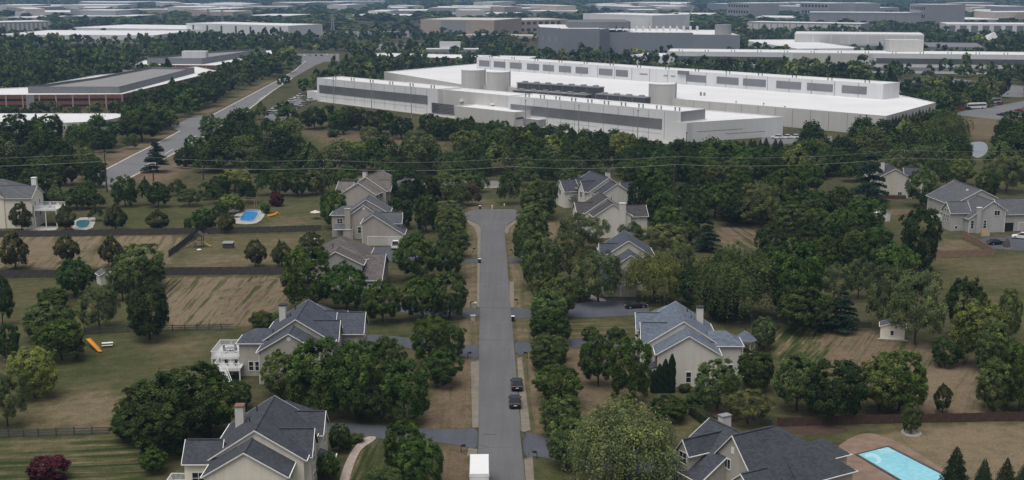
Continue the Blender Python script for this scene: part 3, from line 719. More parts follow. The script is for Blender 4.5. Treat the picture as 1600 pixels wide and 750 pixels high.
# brown-roofed house
C = House('grey house with wide brown shingle roof among tall green trees', -39.2, 270.8, 0, 'siding_grey', 'shingle_brown')
C.gable(-4.5, 5.8, 0, 6, 6, 8.9, r=0); C.hip(-6.4, 6.2, 5.2, 17, 6.05, 10.2, inset=5.2)
C.gable(3.5, 10.2, -2.2, 14, 3.0, 6.7, ax='x', r=7.4, he2=3.4)
C.gable(-9.5, -4.5, 6, 12, 5.6, 7.8, ax='x'); C.pipe(-1.6, 7.2, 8.3, 9.4)
C.window('-y', 0, 3.2, 4.6); C.window('-y', -2.2, 8.2, 1.4, 1.6, 1.2, 2, 1); C.window('+x', 10.2, 1.5, 1.5)
sheet('patio', gl([(478, 372), (502, 369), (505, 378), (484, 384)]), .05, 'concrete')

# house behind the spreading trees
G = House('cream house with slate roof half hidden behind spreading trees', 26.5, 271.0, 0, 'siding_sand', 'shingle_navy', -1)
G.gable(-5.9, 5.9, 6.5, 18, 6.1, 9.95); G.gable(-3.6, 3.6, 0, 7, 5.6, 8.0, r=0)
G.gable(0, 6.3, 7.2, 12.4, 6, 8.6, ax='x'); G.gable(-.8, 6.4, -5.5, 3, 3.0, 5.4)
G.garage('-y', -5.5, 4.2, 2.7, z0=.05); G.garage('-y', -5.5, 1.2, 2.5); G.window('-y', 0, -1.2, 4.3); G.window('-y', 6.5, -4.2, 4.2)
G.window('+x', 6.3, 9.8, 4.4)

# near neighbour of the brick-fronted white house
J = House('white gabled house with dark roof and pale end chimney', 27.2, 329.5, 8, 'siding_white', 'shingle_dark', -1)
J.gable(-4.9, 5.2, 0, 6, 6, 9.2); J.gable(-5.2, 6.5, 5.2, 15, 6, 9.9, r=.6); J.gable(-10, -4.6, 2.4, 8.2, 5.4, 7.7, ax='x')
J.gable(2, 8.5, 6.5, 13.5, 5.8, 8.0, ax='x'); J.chimney(-2.4, -.45, 1.6, .85, 0, 9.4, 'siding_white', 'white_trim')
J.window('-x', -10, 5.3, 3.4); J.window('-y', 0, 2.6, 4.2); J.window('+x', 8.5, 10, 4.2); J.pipe(-1.2, 8, 8.9, 9.9)

# far cream house
K = House('far sand-coloured gabled house beside the dark cedar', 121.6, 392.0, -6, 'siding_sand', 'shingle_slate', -1)
K.gable(-5.6, 5.6, 0, 12, 6.3, 9.3); K.gable(-10, -4, 3, 11, 6, 8.7, ax='x'); K.chimney(3.2, 4.5, 1.1, 1.1, 7, 11)
K.gable(2, 6.8, 5, 13, 6.1, 9.6, ax='y'); K.window('-y', 0, -1.8, 1.4, 1.2, 1.2, 2, 1); K.window('-y', 0, 2.2, 1.4, 1.2, 1.2, 2, 1)
MB().box(-5.5, 3.5, -1.6, -.1, 0, 1.1).build('terrace', 'wood_brown', K.root)

# big grey house with the arched-window bay
L = House('large light grey house with arched-window bay and open garage', 125.0, 335.0, 6, 'siding_cool', 'shingle_grey')
L.gable(0, 16.5, 10.5, 27, 6.1, 10.2, r=8.0)
L.gable(.6, 10.8, 1.2, 12, 4.0, 8.6, r=7.0, he2=6.2)
L.gable(10.2, 22, 2.2, 11.0, 4.9, 8.2, ax='x')
L.gable(-3.4, 2.2, 4.2, 9.6, 5.2, 7.6, ax='x')
L.chimney(3.0, .8, 1.2, .8, 0, 7.0, 'siding_cool', 'white_trim')
L.garage('-y', 2.2, 18.0, 5.2); MB().box(11.0, 13.9, 2.1, 2.25, .02, 2.4).build('garage_shade_panel', 'paint_black', L.root)  # flat black panel paints the dark inside of an open garage
L.window('-y', 1.2, 8.4, 5.4, 1.5, 1.3, 2, 1); L.window('-y', 1.2, 1.5, 2.3, .8, 2.2, 1, 3); L.window('-y', 1.2, 5.1, 2.3, .8, 2.2, 1, 3)
L.window('-y', 1.2, 8.3, 7.6, .35, .55, 1, 1)
for k in range(3): L.window('-x', -3.4, 5.7 + k * 1.2, 3.3, .75, 1.9, 1, 2)
for k in range(2): L.window('-x', -3.4, 6.3 + k * 1.2, 5.4, .75, .8, 1, 1)
L.window('-y', 4.2, -1.6, 1.0, .7, .7, 1, 1)
L.window('-x', 0, 13.2, 4.6, 1.4, 1.4, 2, 1); L.window('-x', 0, 24.5, 5.0, .7, .8, 1, 1); L.window('-x', 0, 24, 1.8, 1.4, 1.2, 2, 1); L.window('-x', 0, 17, 2.4, 1.4, 1.0, 2, 1)
MB().box(-2.6, -.05, 11.4, 16.4, 1.9, 2.1).box(-2.6, -2.5, 11.4, 16.4, 2.1, 3.0).box(-2.6, -2.45, 11.4, 11.55, 0, 1.9).box(-2.6, -2.45, 16.2, 16.4, 0, 1.9).build('side_deck', 'white_vinyl', L.root)
L.pipe(9.5, 18, 9.4, 10.4); MB().cyl((6.2, 15), .35, 9.2, 9.75, 10).build('roof_vent', 'white_trim', L.root)
for cx, cy, zz in ((.6, 1.2, 3.8), (10.8, 1.2, 6), (0, 10.5, 5.9), (22, 2.2, 4.7)): L.corner(cx, cy, zz)

# house at the pool, turned to its drive
M = House('house with broad charcoal roof and dormer beside the rectangular pool', 29.4, 152.0, 30, 'siding_beige', 'shingle_slate')
M.gable(.7, 7.3, -3.6, 8.0, 3.6, 9.7, ax='x', r=2.2, ends=(True, False))
M.hip(7.2, 16.7, -3.55, 7.95, 3.63, 9.68, ax='x', one='hi', inset=8.6)
M.gable(-3.3, 11.0, 3.6, 11.3, 3.75, 8.5, r=4.3)
M.gable(-3.0, 4.5, 6.75, 9.05, 6.4, 7.95, ax='x', ov=.3, ends=(True, False))
M.gable(-1.2, 3, -4.4, .6, 4.2, 6.2, ax='x', ov=.3, ends=(True, False))
M.hip(12.6, 21.8, 2.6, 7.4, 2.9, 5.0, ax='x', one='hi')
M.hip(12.0, 17.5, 6.6, 11.5, 2.8, 4.8, ax='y')
M.window('-x', -3.0, 7.9, 5.55, 1.5, 1.5, 2, 2); M.window('-x', .7, 3.2, 5.6, 1.2, 1.3, 2, 1); M.window('-x', -1.2, -1.9, 3.9, 1.2, 1.1, 2, 1)
for yy in (4.6, 6.2, 9.4): M.window('-x', -3.3, yy, 1.9, .9, 1.6, 2, 2, shut=True)
M.slab('-x', .7, 1.9, 2.5, 7.3, 8.2, 0, .06, MB()).build('gable_vent', 'white_trim', M.root)
M.pipe(8.4, 6.4, 8.6, 10.3, .14); M.pipe(9.9, 5.4, 7.8, 9.4, .2)
M.chimney(5.7, 10.0, 1.5, 1.0, 6, 9.2, 'chimney_pale', 'grey_metal')
M.window('-y', 2.6, 19.4, 1.5, 1.6, 1.4, 2, 1)

# house at the left yard with the tall deck
N = House('tall cream house with slate hipped roof and two-level deck', -146.5, 343.5, 0, 'siding_cream', 'shingle_grey')
N.hip(-11, 9, 0, 14, 8.8, 12.8, ax='x'); N.gable(1.5, 12.6, -.9, 8.0, 8.6, 11.2, ax='x'); N.gable(-4.0, 5.0, -1.2, 9, 8.7, 12.2)
N.chimney(10.2, 8.5, 1.4, 1.1, 5, 12.8, 'white_trim', 'white_trim')
for u, z in ((10.5, 6.3), (8.2, 6.3), (10.9, 3.4), (-1.0, 3.2), (2.5, 6.3), (8.6, 2.0)): N.window('-y', -.9 if u > 5 else -1.2, u, z, .8, 1.6)
for u in (1.5, 5.0): N.window('+x', 12.6, u, 6.5, .8, 1.6); N.window('+x', 12.6, u, 3.6, .8, 1.6)

# raised white decks
def deck(label, x0, x1, y0, y1, z, mat='white_vinyl', floor='deck_grey', rail=1.0, stairs=None, rz=0, skirt=True):
    t = thing('deck', ((x0 + x1) / 2, (y0 + y1) / 2, 0), label, 'deck', rz=rz); W, Dp = (x1 - x0) / 2, (y1 - y0) / 2
    MB().box(-W, W, -Dp, Dp, z - .22, z).build('deck_floor', floor, t)
    if skirt: MB().box(-W - .03, W + .03, -Dp - .06, -Dp - .01, z - .36, z + .02).build('rim_board', mat, t)
    for px_ in (-W + .1, 0, W - .1):
        for py_ in (-Dp + .1, Dp - .1): MB().box(px_ - .1, px_ + .1, py_ - .1, py_ + .1, 0, z - .22).build('post', mat, t)
    for (a, b_) in (((-W, -Dp), (W, -Dp)), ((-W, -Dp), (-W, Dp)), ((-W, Dp), (W, Dp))):
        mb = MB(); n = max(2, round(math.dist(a, b_) / .16))
        mb.beam((*a, z + rail), (*b_, z + rail), .1, .09); mb.beam((*a, z + .12), (*b_, z + .12), .06, .07)
        for i in range(n + 1):
            q = (a[0] + (b_[0] - a[0]) * i / n, a[1] + (b_[1] - a[1]) * i / n); w = .1 if i % 12 == 0 else .045
            mb.box(q[0] - w / 2, q[0] + w / 2, q[1] - w / 2, q[1] + w / 2, z, z + rail)
        mb.build('railing', mat, t)
    if stairs:
        (sx, sy), (ex, ey) = stairs; k = 14; mb = MB()
        sx -= t.location.x; ex -= t.location.x; sy -= t.location.y; ey -= t.location.y
        for i in range(k):
            f = (i + .5) / k; mb.box(sx + (ex - sx) * f - .5, sx + (ex - sx) * f + .5, sy + (ey - sy) * f - .16, sy + (ey - sy) * f + .16, z * (1 - f) - .06, z * (1 - f))
        mb.build('stair', mat, t); mb = MB()
        for k_ in (-.55, .55):
            mb.beam((sx + k_, sy, z + .9), (ex + k_, ey, .9), .08, .08); mb.beam((sx + k_, sy, z - .1), (ex + k_, ey, 0), .05, .25)
            mb.box(ex + k_ - .05, ex + k_ + .05, ey - .05, ey + .05, 0, .95)
        mb.build('stair_railing', mat, t)
    return t
deck('white railed upper deck with round table behind the beige house', -53.0, -48.1, 211.0, 218.3, 3.0)
deck('white railed lower deck with stair at the beige house', -51.4, -47.0, 206.6, 210.4, 2.2, stairs=((-50.0, 206.4), (-47.9, 202.4)))
deck('tall white deck on posts beside the cream hipped house', -133.6, -127.4, 343.2, 350.5, 5.2)
deck('small white railed deck beside the cream house with slate roof', -45.4, -43.4, 150.2, 156.6, 2.6)
sheet('patio', gl([(36, 361), (86, 361), (92, 354), (40, 352)]), .06, 'concrete')

def patio_set(x, y, z, label):
    t = thing('patio_table', (x, y, z), label, 'table')
    MB().cyl((0, 0), .75, .70, .75, 20).build('table_top', 'grey_metal', t); MB().cyl((0, 0), .06, 0, .7, 8).cyl((0, 0), .3, 0, .05, 10).build('pedestal', 'dark_metal', t)
    return t
def chair(x, y, z, rz, label, mat='dark_metal', group=None):
    t = thing('patio_chair', (x, y, z), label, 'chair', group, rz=rz)
    MB().box(-.28, .28, -.28, .28, .4, .46).build('seat', mat, t); MB().box(-.28, .28, .24, .30, .46, .98).build('backrest', mat, t)
    for sx in (-.24, .24):
        for sy in (-.24, .24): MB().box(sx - .025, sx + .025, sy - .025, sy + .025, 0, .4).build('leg', mat, t)
patio_set(-50.4, 214.4, 3.0, 'round grey patio table on the upper white deck')
for k in range(4):
    an = k * math.pi / 2 + .5; chair(-50.4 + 1.15 * math.sin(an), 214.4 + 1.15 * math.cos(an), 3.0, -an, 'grey metal chair at the round deck table', 'grey_metal', 'chairs at the deck table')
for k in range(2): chair(-49.8 + k * 1.5, 208.8, 2.2, .4 - k * .8, 'black patio chair on the lower white deck', 'dark_metal', 'black chairs on the lower deck')
for k, (dx, dy) in enumerate(((-132.5, 346.0), (-131.0, 349.0), (-129.2, 345.6), (-128.6, 348.6))): chair(dx, dy, 5.2, k, 'white patio chair on the tall deck', 'white_vinyl' , 'chairs on the tall deck')
patio_set(-130.6, 347.2, 5.2, 'dark round table on the tall deck')

# gazebo
gz = g(1157, 549); t = thing('gazebo', (43.0, 221.8, 0), 'small octagonal gazebo with blue-grey roof and white posts', 'gazebo'); R8 = 1.75
oc = [(math.cos(math.pi / 4 * i + .39), math.sin(math.pi / 4 * i + .39)) for i in range(8)]
v = [(x * 2.25, y * 2.25, 3.0) for x, y in oc] + [(x * 2.25, y * 2.25, 3.12) for x, y in oc] + [(0, 0, 4.9)]
ro = MB().add(v, [(i, (i + 1) % 8, 8 + (i + 1) % 8, 8 + i) for i in range(8)] + [(8 + i, 8 + (i + 1) % 8, 16) for i in range(8)] + [tuple(range(7, -1, -1))]).build('roof', 'shingle_blue', t)
MB().tube([(0, 0, 4.85), (0, 0, 5.3), (0, 0, 5.7)], [.1, .06, .02], 6).build('finial', 'dark_metal', ro)
MB().prism([(x * 2.0, y * 2.0) for x, y in oc], .35, .55).build('floor', 'wood_tan', t)
for i, (x, y) in enumerate(oc):
    MB().box(x * R8 - .09, x * R8 + .09, y * R8 - .09, y * R8 + .09, 0, 3.0).build('post', 'siding_sand', t)
    x2, y2 = oc[(i + 1) % 8]
    if i != 5: MB().beam((x * R8, y * R8, 1.45), (x2 * R8, y2 * R8, 1.45), .07, .08).beam((x * R8, y * R8, .75), (x2 * R8, y2 * R8, .75), .06, .06).build('railing', 'siding_sand', t)
MB().box(-1.1, 1.1, .6, 1.2, .55, 1.0).build('bench', 'wood_dark', t)

# sheds
def shed_hut(label, px, py, rot, w, d, he, hr, wall, roof, ax='x'):
    p = g(px, py); h = House(label, p[0], p[1], rot, wall, roof, name='garden_shed', cat='shed')
    h.gable(-w / 2, w / 2, 0, d, he, hr, ax=ax, z0=-.05, ov=.18); return h
S1 = shed_hut('cream garden shed with grey roof standing on bare soil', 1394, 530, -16, 4.5, 3.3, 2.35, 3.2, 'siding_cream', 'shingle_grey', 'y')
S1.window('-y', 0, -.1, 1.25, .55, .9, 1, 1); S1.slab('-x', -2.25, .8, 2.2, .05, 1.85, 0, .05, MB()).build('door', 'siding_white', S1.root)
MB().box(-2.7, 2.9, -.6, .0, 0, .06).build('slab', 'concrete', S1.root)
S2 = shed_hut('small white shed with gable roof beside the tan fence', 1384, 346, 25, 3.2, 3.0, 2.3, 3.3, 'siding_white', 'white_trim', 'y'); S2.door('-y', 0, 0, .9, 1.9)
S3 = shed_hut('pale shed by the grey board fence under the rounded tree', 168, 445, 35, 3.0, 3.0, 2.3, 3.1, 'siding_white', 'shingle_grey', 'y'); S3.door('-y', 0, 0, .9, 1.9)
# ------------------------------------------------------------------ fences: every panel and post a piece
def fence(label, pts, h, mat, post=None, style='board', step=2.4, name='fence', rails=3):
    P = [Vector(g(*p)) for p in pts]; t = thing(name, P[0], label, 'fence'); o = P[0]; cache = {}
    rng = random.Random(len(label))
    for a, b_ in zip(P, P[1:]):
        L_ = (b_ - a).length; n = max(1, round(L_ / step)); st = L_ / n; an = math.atan2(b_.y - a.y, b_.x - a.x); key = round(st, 4)
        if key not in cache:
            mb = MB()
            if style == 'board':
                k = 8
                for i in range(k): mb.box(.06 + (st - .12) * i / k + .008, .06 + (st - .12) * (i + 1) / k - .008, -.02 - .012 * (i % 2), .02, .05, h - .02 * (i % 3))
                mb.box(.05, st - .05, .02, .07, h * .25, h * .25 + .09).box(.05, st - .05, .02, .07, h * .8, h * .8 + .09)
            else:
                for i in range(rails): z = h * (i + .6) / rails; mb.box(.03, st - .03, -.03, .03, z - .06, z + .06)
                k = int(st / .1)
                for i in range(k): mb.box(st * i / k - .006, st * i / k + .006, -.008, .008, .05, h * .95)
                for i in range(8): mb.box(0, st, -.008, .008, h * i / 8 + .05, h * i / 8 + .064)
            pn = mb.build('panel', mat, t); po = MB().box(-.07, .07, -.07, .07, 0, h + .12).build('post', post or mat, t); cache[key] = (pn, po); first = True
        else: first = False
        pn, po = cache[key]
        for i in range(n):
            q = a + (b_ - a) * (i / n) - o
            if first and i == 0: x, y = pn, po
            else: x, y = pn.copy(), po.copy(); col.objects.link(x); col.objects.link(y)
            x.location = q; x.rotation_euler = (rng.uniform(-.015, .015), 0, an); y.location = q; y.rotation_euler = (0, 0, an)
    return t
fence('long dark board fence behind the tan yards, below the blue pool', [(-30, 371), (130, 369), (247, 366.5), (310, 365.5), (420, 363.5), (503, 361)], 1.75, 'wood_dark')
fence('short dark board fence running between the two long fences', [(264, 402), (285, 386), (309, 366.5)], 1.75, 'wood_dark')
fence('long dark board fence above the striped tan field', [(-30, 434.5), (91, 434), (161, 432), (270, 430), (360, 429), (452, 429)], 1.9, 'wood_dark')
fence('low wire fence with thin posts below the striped tan field', [(133, 522), (200, 519), (270, 517.5), (365, 515.5)], 1.35, 'wire_grey', 'wood_dark', 'wire')
fence('low black wire fence above the mown green lawn', [(-10, 684), (60, 682), (172, 678)], 1.25, 'wire_grey', 'wood_dark', 'wire')
fence('brown board fence behind the rectangular pool yard', [(1215, 667), (1330, 663), (1440, 660.5), (1620, 657.5)], 1.5, 'wood_brown')
fence('new cedar privacy fence beside the large light grey house', [(1456, 403), (1510, 402), (1553, 400), (1528, 384), (1502, 371.5)], 1.85, 'wood_cedar')
fence('short tan board fence by the small white shed', [(1390, 337), (1424, 336)], 1.8, 'wood_tan')
fence('dark picket fence in the shade of the spruces', [(1328, 512), (1362, 512)], 1.2, 'wood_dark')

# ------------------------------------------------------------------ vehicles
def car(label, x, y, rz, paint, kind='suv', group=None, name='parked_car', parts=True, cat='car'):
    """nose towards local +y, standing on z = .06"""
    L_, W, Hh = {'suv': (4.8, 1.92, 1.72), 'sedan': (4.7, 1.82, 1.44), 'pickup': (5.7, 2.0, 1.85)}[kind]
    l, w = L_ / 2, W / 2
    if kind == 'suv': prof = [(-l, .45), (-l + .05, .95), (-l + .25, 1.05), (l - 1.35, 1.03), (l - .25, .86), (l, .70), (l, .38), (l - .15, .28), (-l + .15, .28)]; cab = [(-l + .15, 1.03), (-l + .55, Hh), (l - 2.25, Hh), (l - 1.35, 1.02)]
    elif kind == 'sedan': prof = [(-l, .45), (-l + .05, .86), (-l + .3, .95), (l - 1.3, .92), (l - .25, .76), (l, .62), (l, .34), (l - .15, .24), (-l + .15, .24)]; cab = [(-l + .55, .93), (-l + 1.3, Hh), (l - 2.35, Hh), (l - 1.4, .91)]
    else: prof = [(-l, .5), (-l, 1.1), (-.5, 1.12), (l - 1.4, 1.12), (l - .2, 1.0), (l, .8), (l, .42), (l - .15, .34), (-l + .15, .34)]; cab = [(-.75, 1.1), (-.6, Hh), (l - 2.2, Hh), (l - 1.45, 1.1)]
    def loft(pts, wid, mb, top_in=0.0, z_ref=0, mi=0):
        n = len(pts); zs = [z for _, z in pts]; z0, z1 = min(zs), max(zs)
        ww = [wid - (top_in * (z - z0) / (z1 - z0)) for z in zs]
        v = [(-ww[i], pts[i][0], pts[i][1]) for i in range(n)] + [(ww[i], pts[i][0], pts[i][1]) for i in range(n)]
        mb.add(v, [(i, (i + 1) % n, n + (i + 1) % n, n + i) for i in range(n)] + [tuple(range(n - 1, -1, -1)), tuple(range(n, 2 * n))], mi)
    def wheels(mb=None, root=None):
        for sx in (-1, 1):
            for sy in (-l + .9, l - .9):
                m_ = MB() if root is not None else mb
                k = 12; v = []
                for xx in (sx * (w - .2), sx * (w + .015)): v += [(xx, sy + .34 * math.cos(2 * math.pi * i / k), .34 + .34 * math.sin(2 * math.pi * i / k)) for i in range(k)]
                m_.add(v, [(i, (i + 1) % k, k + (i + 1) % k, k + i) for i in range(k)] + [tuple(range(k)), tuple(range(2 * k - 1, k - 1, -1))], 0 if root is not None else 2)
                if root is not None:
                    tw = m_.build('wheel', 'rubber', root); xx = sx * (w + .02)
                    MB().add([(xx, sy + .2 * math.cos(2 * math.pi * i / 10), .34 + .2 * math.sin(2 * math.pi * i / 10)) for i in range(10)], [tuple(range(10))]).build('rim', 'paint_silver', tw)
    if not parts:
        mb = MB(); loft(prof, w, mb, .0); loft(cab, w - .06, mb, .2, mi=1); mb.box(-w + .25, w - .25, cab[1][0] + .04, cab[2][0] - .04, Hh, Hh + .02, 0); wheels(mb)
        o = mb.build(name, [paint, 'glass_dark', 'rubber']); o.location = (x, y, .06); o.rotation_euler = (0, 0, rz); return tag(o, label, cat, group)
    t = thing(name, (x, y, .06), label, cat, group, rz)
    mb = MB(); loft(prof, w, mb, .0); bd = mb.build('body', paint, t)
    bm = bd.modifiers.new('bevel', 'BEVEL'); bm.width = .06; bm.segments = 2
    mb = MB(); loft(cab, w - .05, mb, .2); mb.build('windows', 'glass_dark', t)
    MB().box(-w + .26, w - .26, cab[1][0] + .02, cab[2][0] - .02, Hh - .02, Hh + .03).build('roof', paint, t)
    for sx in (-1, 1):
        mb = MB()
        for (a, b_) in ((cab[0], cab[1]), (cab[2], cab[3])): mb.beam((sx * (w - .06 if a is cab[0] else w - .25), a[0], a[1]), (sx * (w - .25 if a is cab[0] else w - .06), b_[0], b_[1]), .08, .08)
        mb.build('pillar', paint, t)
        MB().box(sx * (w - .38), sx * (w - .04), l - .07, l + .012, .58, .70).build('headlight', 'lamp_clear', t)
        MB().box(sx * (w - .3), sx * (w - .04), -l - .012, -l + .05, .72, .92).build('tail_light', 'lamp_red', t)
        MB().box(sx * w, sx * (w + .2), l - 1.75, l - 1.6, 1.0, 1.14).build('mirror', paint, t)
    MB().box(-.26, .26, -l - .02, -l + .02, .6, .74).build('number_plate', 'plate_white', t)
    if kind == 'pickup': MB().box(-w + .15, w - .15, -l + .12, -.85, 1.1, 1.13).build('bed_cover', 'dark_metal', t)
    wheels(root=t); return t
rz_st = .0222
def on_street(px, py): p = g(px, py); return p[0], p[1]
x_, y_ = on_street(807.6, 606); car('black SUV parked ahead of its twin at the street edge', x_, y_, rz_st, 'paint_black')
x_, y_ = on_street(804.6, 633); car('black SUV parked behind its twin at the street edge', x_, y_, rz_st, 'paint_black')
x_, y_ = on_street(619, 386); car('white pickup before the single garage door', x_, y_ - 1.2, 0, 'paint_white', 'pickup', name='pickup', cat='pickup')
x_, y_ = on_street(993, 481); car('black car on the shaded wide driveway', x_, y_, -1.35, 'paint_black', 'sedan')
x_, y_ = on_street(1591, 372); car('white SUV on the drive of the large light grey house', x_ + .4, y_ - 1.0, 1.15, 'paint_white')
x_, y_ = on_street(1556, 382); car('black sedan beside the cedar fence end', x_, y_, -1.3, 'paint_black', 'sedan')
# box truck: cargo body towards the junction, cab towards the viewer
t = thing('box_truck', (-4.45, 160.2, .06), 'white box truck standing half on the street verge', 'truck', rz=.0222)
bx = MB().box(-1.3, 1.3, -3.5, 3.6, .95, 3.45).build('cargo_box', 'paint_white', t); bm = bx.modifiers.new('b', 'BEVEL'); bm.width = .05; bm.segments = 2
MB().box(-1.34, 1.34, -3.62, -3.5, 3.05, 3.5).build('roof_cap', 'paint_white', bx)
for sx in (-1, 1): MB().box(sx * 1.27, sx * 1.33, -3.5, 3.6, 3.38, 3.47).build('roof_rail', 'grey_metal', bx)
MB().extrude([(-5.9, .55), (-5.9, 1.35), (-5.3, 1.55), (-4.7, 2.45), (-3.7, 2.5), (-3.7, .55)], 'x', -1.05, 1.05)
cb = MB(); pr = [(-5.9, .55), (-3.7, .55), (-3.7, 2.5), (-4.7, 2.45), (-5.3, 1.55), (-5.9, 1.35)]
cb.extrude(pr, 'x', -1.05, 1.05); cb.build('cab', 'paint_white', t)
MB().add([(-.9, -5.29, 1.6), (.9, -5.29, 1.6), (.85, -4.76, 2.4), (-.85, -4.76, 2.4)], [(0, 1, 2, 3)]).build('windscreen', 'glass_dark', t)
MB().box(-.45, .45, -5.4, 3.5, .6, .9).build('chassis', 'dark_metal', t)
for sx in (-1, 1):
    for sy in (-4.9, 2.0):
        MB().tube([(sx * .75, sy, .45), (sx * 1.12, sy, .45)], .45, 14).build('wheel', 'rubber', t)
    MB().box(sx * .6, sx * .95, -5.93, -5.88, .9, 1.1).build('headlight', 'lamp_clear', t)
    MB().box(sx * 1.06, sx * 1.3, -5.1, -5.0, 1.6, 2.0).build('mirror', 'dark_metal', t)

# parked cars in the far lots (small in the picture, one piece each)
rng = random.Random(5); far_src = {}
def far_car(x, y, rz, paint, kind, label, group):
    k = (paint, kind)
    if k not in far_src: o = car(label, x, y, rz, paint, kind, group, parts=False); far_src[k] = o
    else:
        o = far_src[k].copy(); col.objects.link(o); o.location = (x, y, .06); o.rotation_euler = (0, 0, rz); tag(o, label, 'car', group)
PN = {'paint_white': 'white', 'paint_black': 'black', 'paint_silver': 'silver', 'paint_blue': 'dark blue', 'paint_red': 'red'}
def car_row(a, b_, n, rz, where, keep=.85, mix=None):
    A_, B_ = g(*a), g(*b_)
    for i in range(n):
        if rng.random() > keep: continue
        f = i / max(1, n - 1); pt = rng.choice(mix or ['paint_white'] * 4 + ['paint_silver'] * 2 + ['paint_black'] * 2 + ['paint_blue', 'paint_red'])
        kd = rng.choice(['suv', 'sedan']); lab = f'{PN[pt]} {"SUV" if kd == "suv" else "sedan"} parked {where}'
        far_car(A_[0] + (B_[0] - A_[0]) * f, A_[1] + (B_[1] - A_[1]) * f, rz + rng.uniform(-.05, .05), pt, kd, lab, lab)
lot1 = 'in the lot left of the long white data hall'.replace('left of', 'beside')
car_row((422, 178), (470, 151), 10, -.75, lot1); car_row((438, 182), (486, 158), 9, -.75, lot1)
car_row((1405, 132), (1485, 126), 16, .2, 'in the lot behind the far white hall'); car_row((1415, 138), (1500, 134), 16, .2, 'in the lot behind the far white hall')
car_row((1425, 144), (1530, 143), 14, .2, 'in the lot behind the far white hall')
car_row((1500, 172), (1560, 164), 7, .5, 'in the lot past the cypress hedge'); car_row((1555, 183), (1600, 172), 6, .5, 'in the lot past the cypress hedge')
car_row((1200, 217), (1240, 216), 4, 1.2, 'on the service drive at the hall corner', mix=['paint_white']); car_row((1255, 222), (1290, 221), 4, 1.2, 'on the service drive at the hall corner', mix=['paint_black', 'paint_silver'])
car_row((545, 72), (655, 71), 14, .1, 'before the flat brown-walled building'); car_row((575, 75), (690, 74), 12, .1, 'before the flat brown-walled building')
car_row((467, 88), (520, 87), 7, .2, 'at the head of the wide road', mix=['paint_black', 'paint_silver', 'paint_white'])
car_row((480, 53), (640, 52), 18, .1, 'in the pale far lot'); car_row((480, 56), (640, 55), 18, .1, 'in the pale far lot')
x_, y_ = on_street(383, 176); far_car(x_, y_, -.6, 'paint_white', 'suv', 'white SUV driving up the wide road', 'cars on the wide road')
for q in ((1524, 170), (1548, 162)):
    p = g(*q); t = thing('white_coach', (p[0], p[1], 0), 'white coach parked in the lot past the cypress hedge', 'bus', 'coaches past the cypress hedge', rz=.3)
    bo = MB().box(-6, 6, -1.25, 1.25, .5, 3.2).build('body', 'paint_white', t); MB().box(-5.8, 5.8, -1.27, 1.27, 1.7, 2.6).build('windows', 'glass_dark', t)
    for sx in (-4, 3.6):
        for sy in (-1, 1): MB().tube([(sx, sy * .9, .5), (sx, sy * 1.28, .5)], .5, 10).build('wheel', 'rubber', t)

# ------------------------------------------------------------------ pools
def pool(label, px, mat, deck_px=None, deck_mat='concrete', name='swimming_pool', sm=0, coping=.3):
    P = gl(px); P = smooth_poly(P, sm) if sm else P
    cx = sum(p[0] for p in P) / len(P); cy = sum(p[1] for p in P) / len(P); t = thing(name, (cx, cy, 0), label, 'pool')
    L_ = [(p[0] - cx, p[1] - cy) for p in P]; n = len(L_)
    a = sum(L_[i][0] * L_[(i + 1) % n][1] - L_[(i + 1) % n][0] * L_[i][1] for i in range(n))
    if a < 0: L_ = L_[::-1]
    MB().prism(L_, .10, .13, bottom=False).build('water', mat, t)
    out = []
    for i in range(n):
        p, c, q = Vector(L_[i - 1]), Vector(L_[i]), Vector(L_[(i + 1) % n]); d = (q - p).normalized(); nn = Vector((d.y, -d.x))
        out.append(c + nn * coping * (1.4 if not sm else 1))
    v = [(*p, .22) for p in L_] + [(*p, .22) for p in out] + [(*p, .05) for p in L_] + [(*p, .02) for p in out]
    f = [(i, n + i, n + (i + 1) % n, (i + 1) % n) for i in range(n)] + [(n + i, 3 * n + i, 3 * n + (i + 1) % n, n + (i + 1) % n) for i in range(n)] + [(i, (i + 1) % n, 2 * n + (i + 1) % n, 2 * n + i) for i in range(n)]
    MB().add(v, f).build('coping', 'concrete' if mat != 'pool_water' else 'wood_dark', t)
    if deck_px: sheet('pool_terrace', smooth_poly(gl(deck_px), 1), .09, deck_mat)
    return t, (cx, cy)
t, c0 = pool('rectangular pale blue pool with corner steps beside the charcoal-roofed house', [(1340, 711.5), (1387, 699.5), (1470, 742), (1500, 757), (1450, 775), (1405, 750)], 'pool_water',
             [(1300, 740), (1306, 700), (1330, 684), (1350, 677.5), (1372, 679), (1400, 690), (1440, 712), (1475, 735), (1530, 765), (1450, 800), (1330, 800)], 'pool_deck_brown')
for i, (a, b_) in enumerate((((1371, 704.5), (1390, 702.5)), ((1373, 706.5), (1394, 704.8)), ((1376, 709), (1398, 707.2)))):
    A_, B_ = g(*a), g(*b_); MB().beam((A_[0] - c0[0], A_[1] - c0[1], .13), (B_[0] - c0[0], B_[1] - c0[1], .13), .3, .03).build('step', 'pool_tile', t)
sp = smooth_poly(gl([(1350, 713), (1358, 709.5), (1368, 710), (1376, 716), (1378, 724), (1366, 727), (1372, 720), (1362, 714), (1354, 716)]), 2)
MB().prism([(p[0] - c0[0], p[1] - c0[1]) for p in sp], .10, .15).build('bench_ledge', 'pool_tile', t)
pool('bright blue freeform pool with pale surround behind the board fence', [(374, 344), (381, 333), (386, 331.5), (404, 331.5), (402, 338), (397, 345), (391, 346.5), (380, 346)], 'pool_blue',
     [(362, 348), (366, 336), (378, 329), (410, 328), (415, 336), (405, 348), (390, 351), (372, 350)], 'concrete', sm=2)
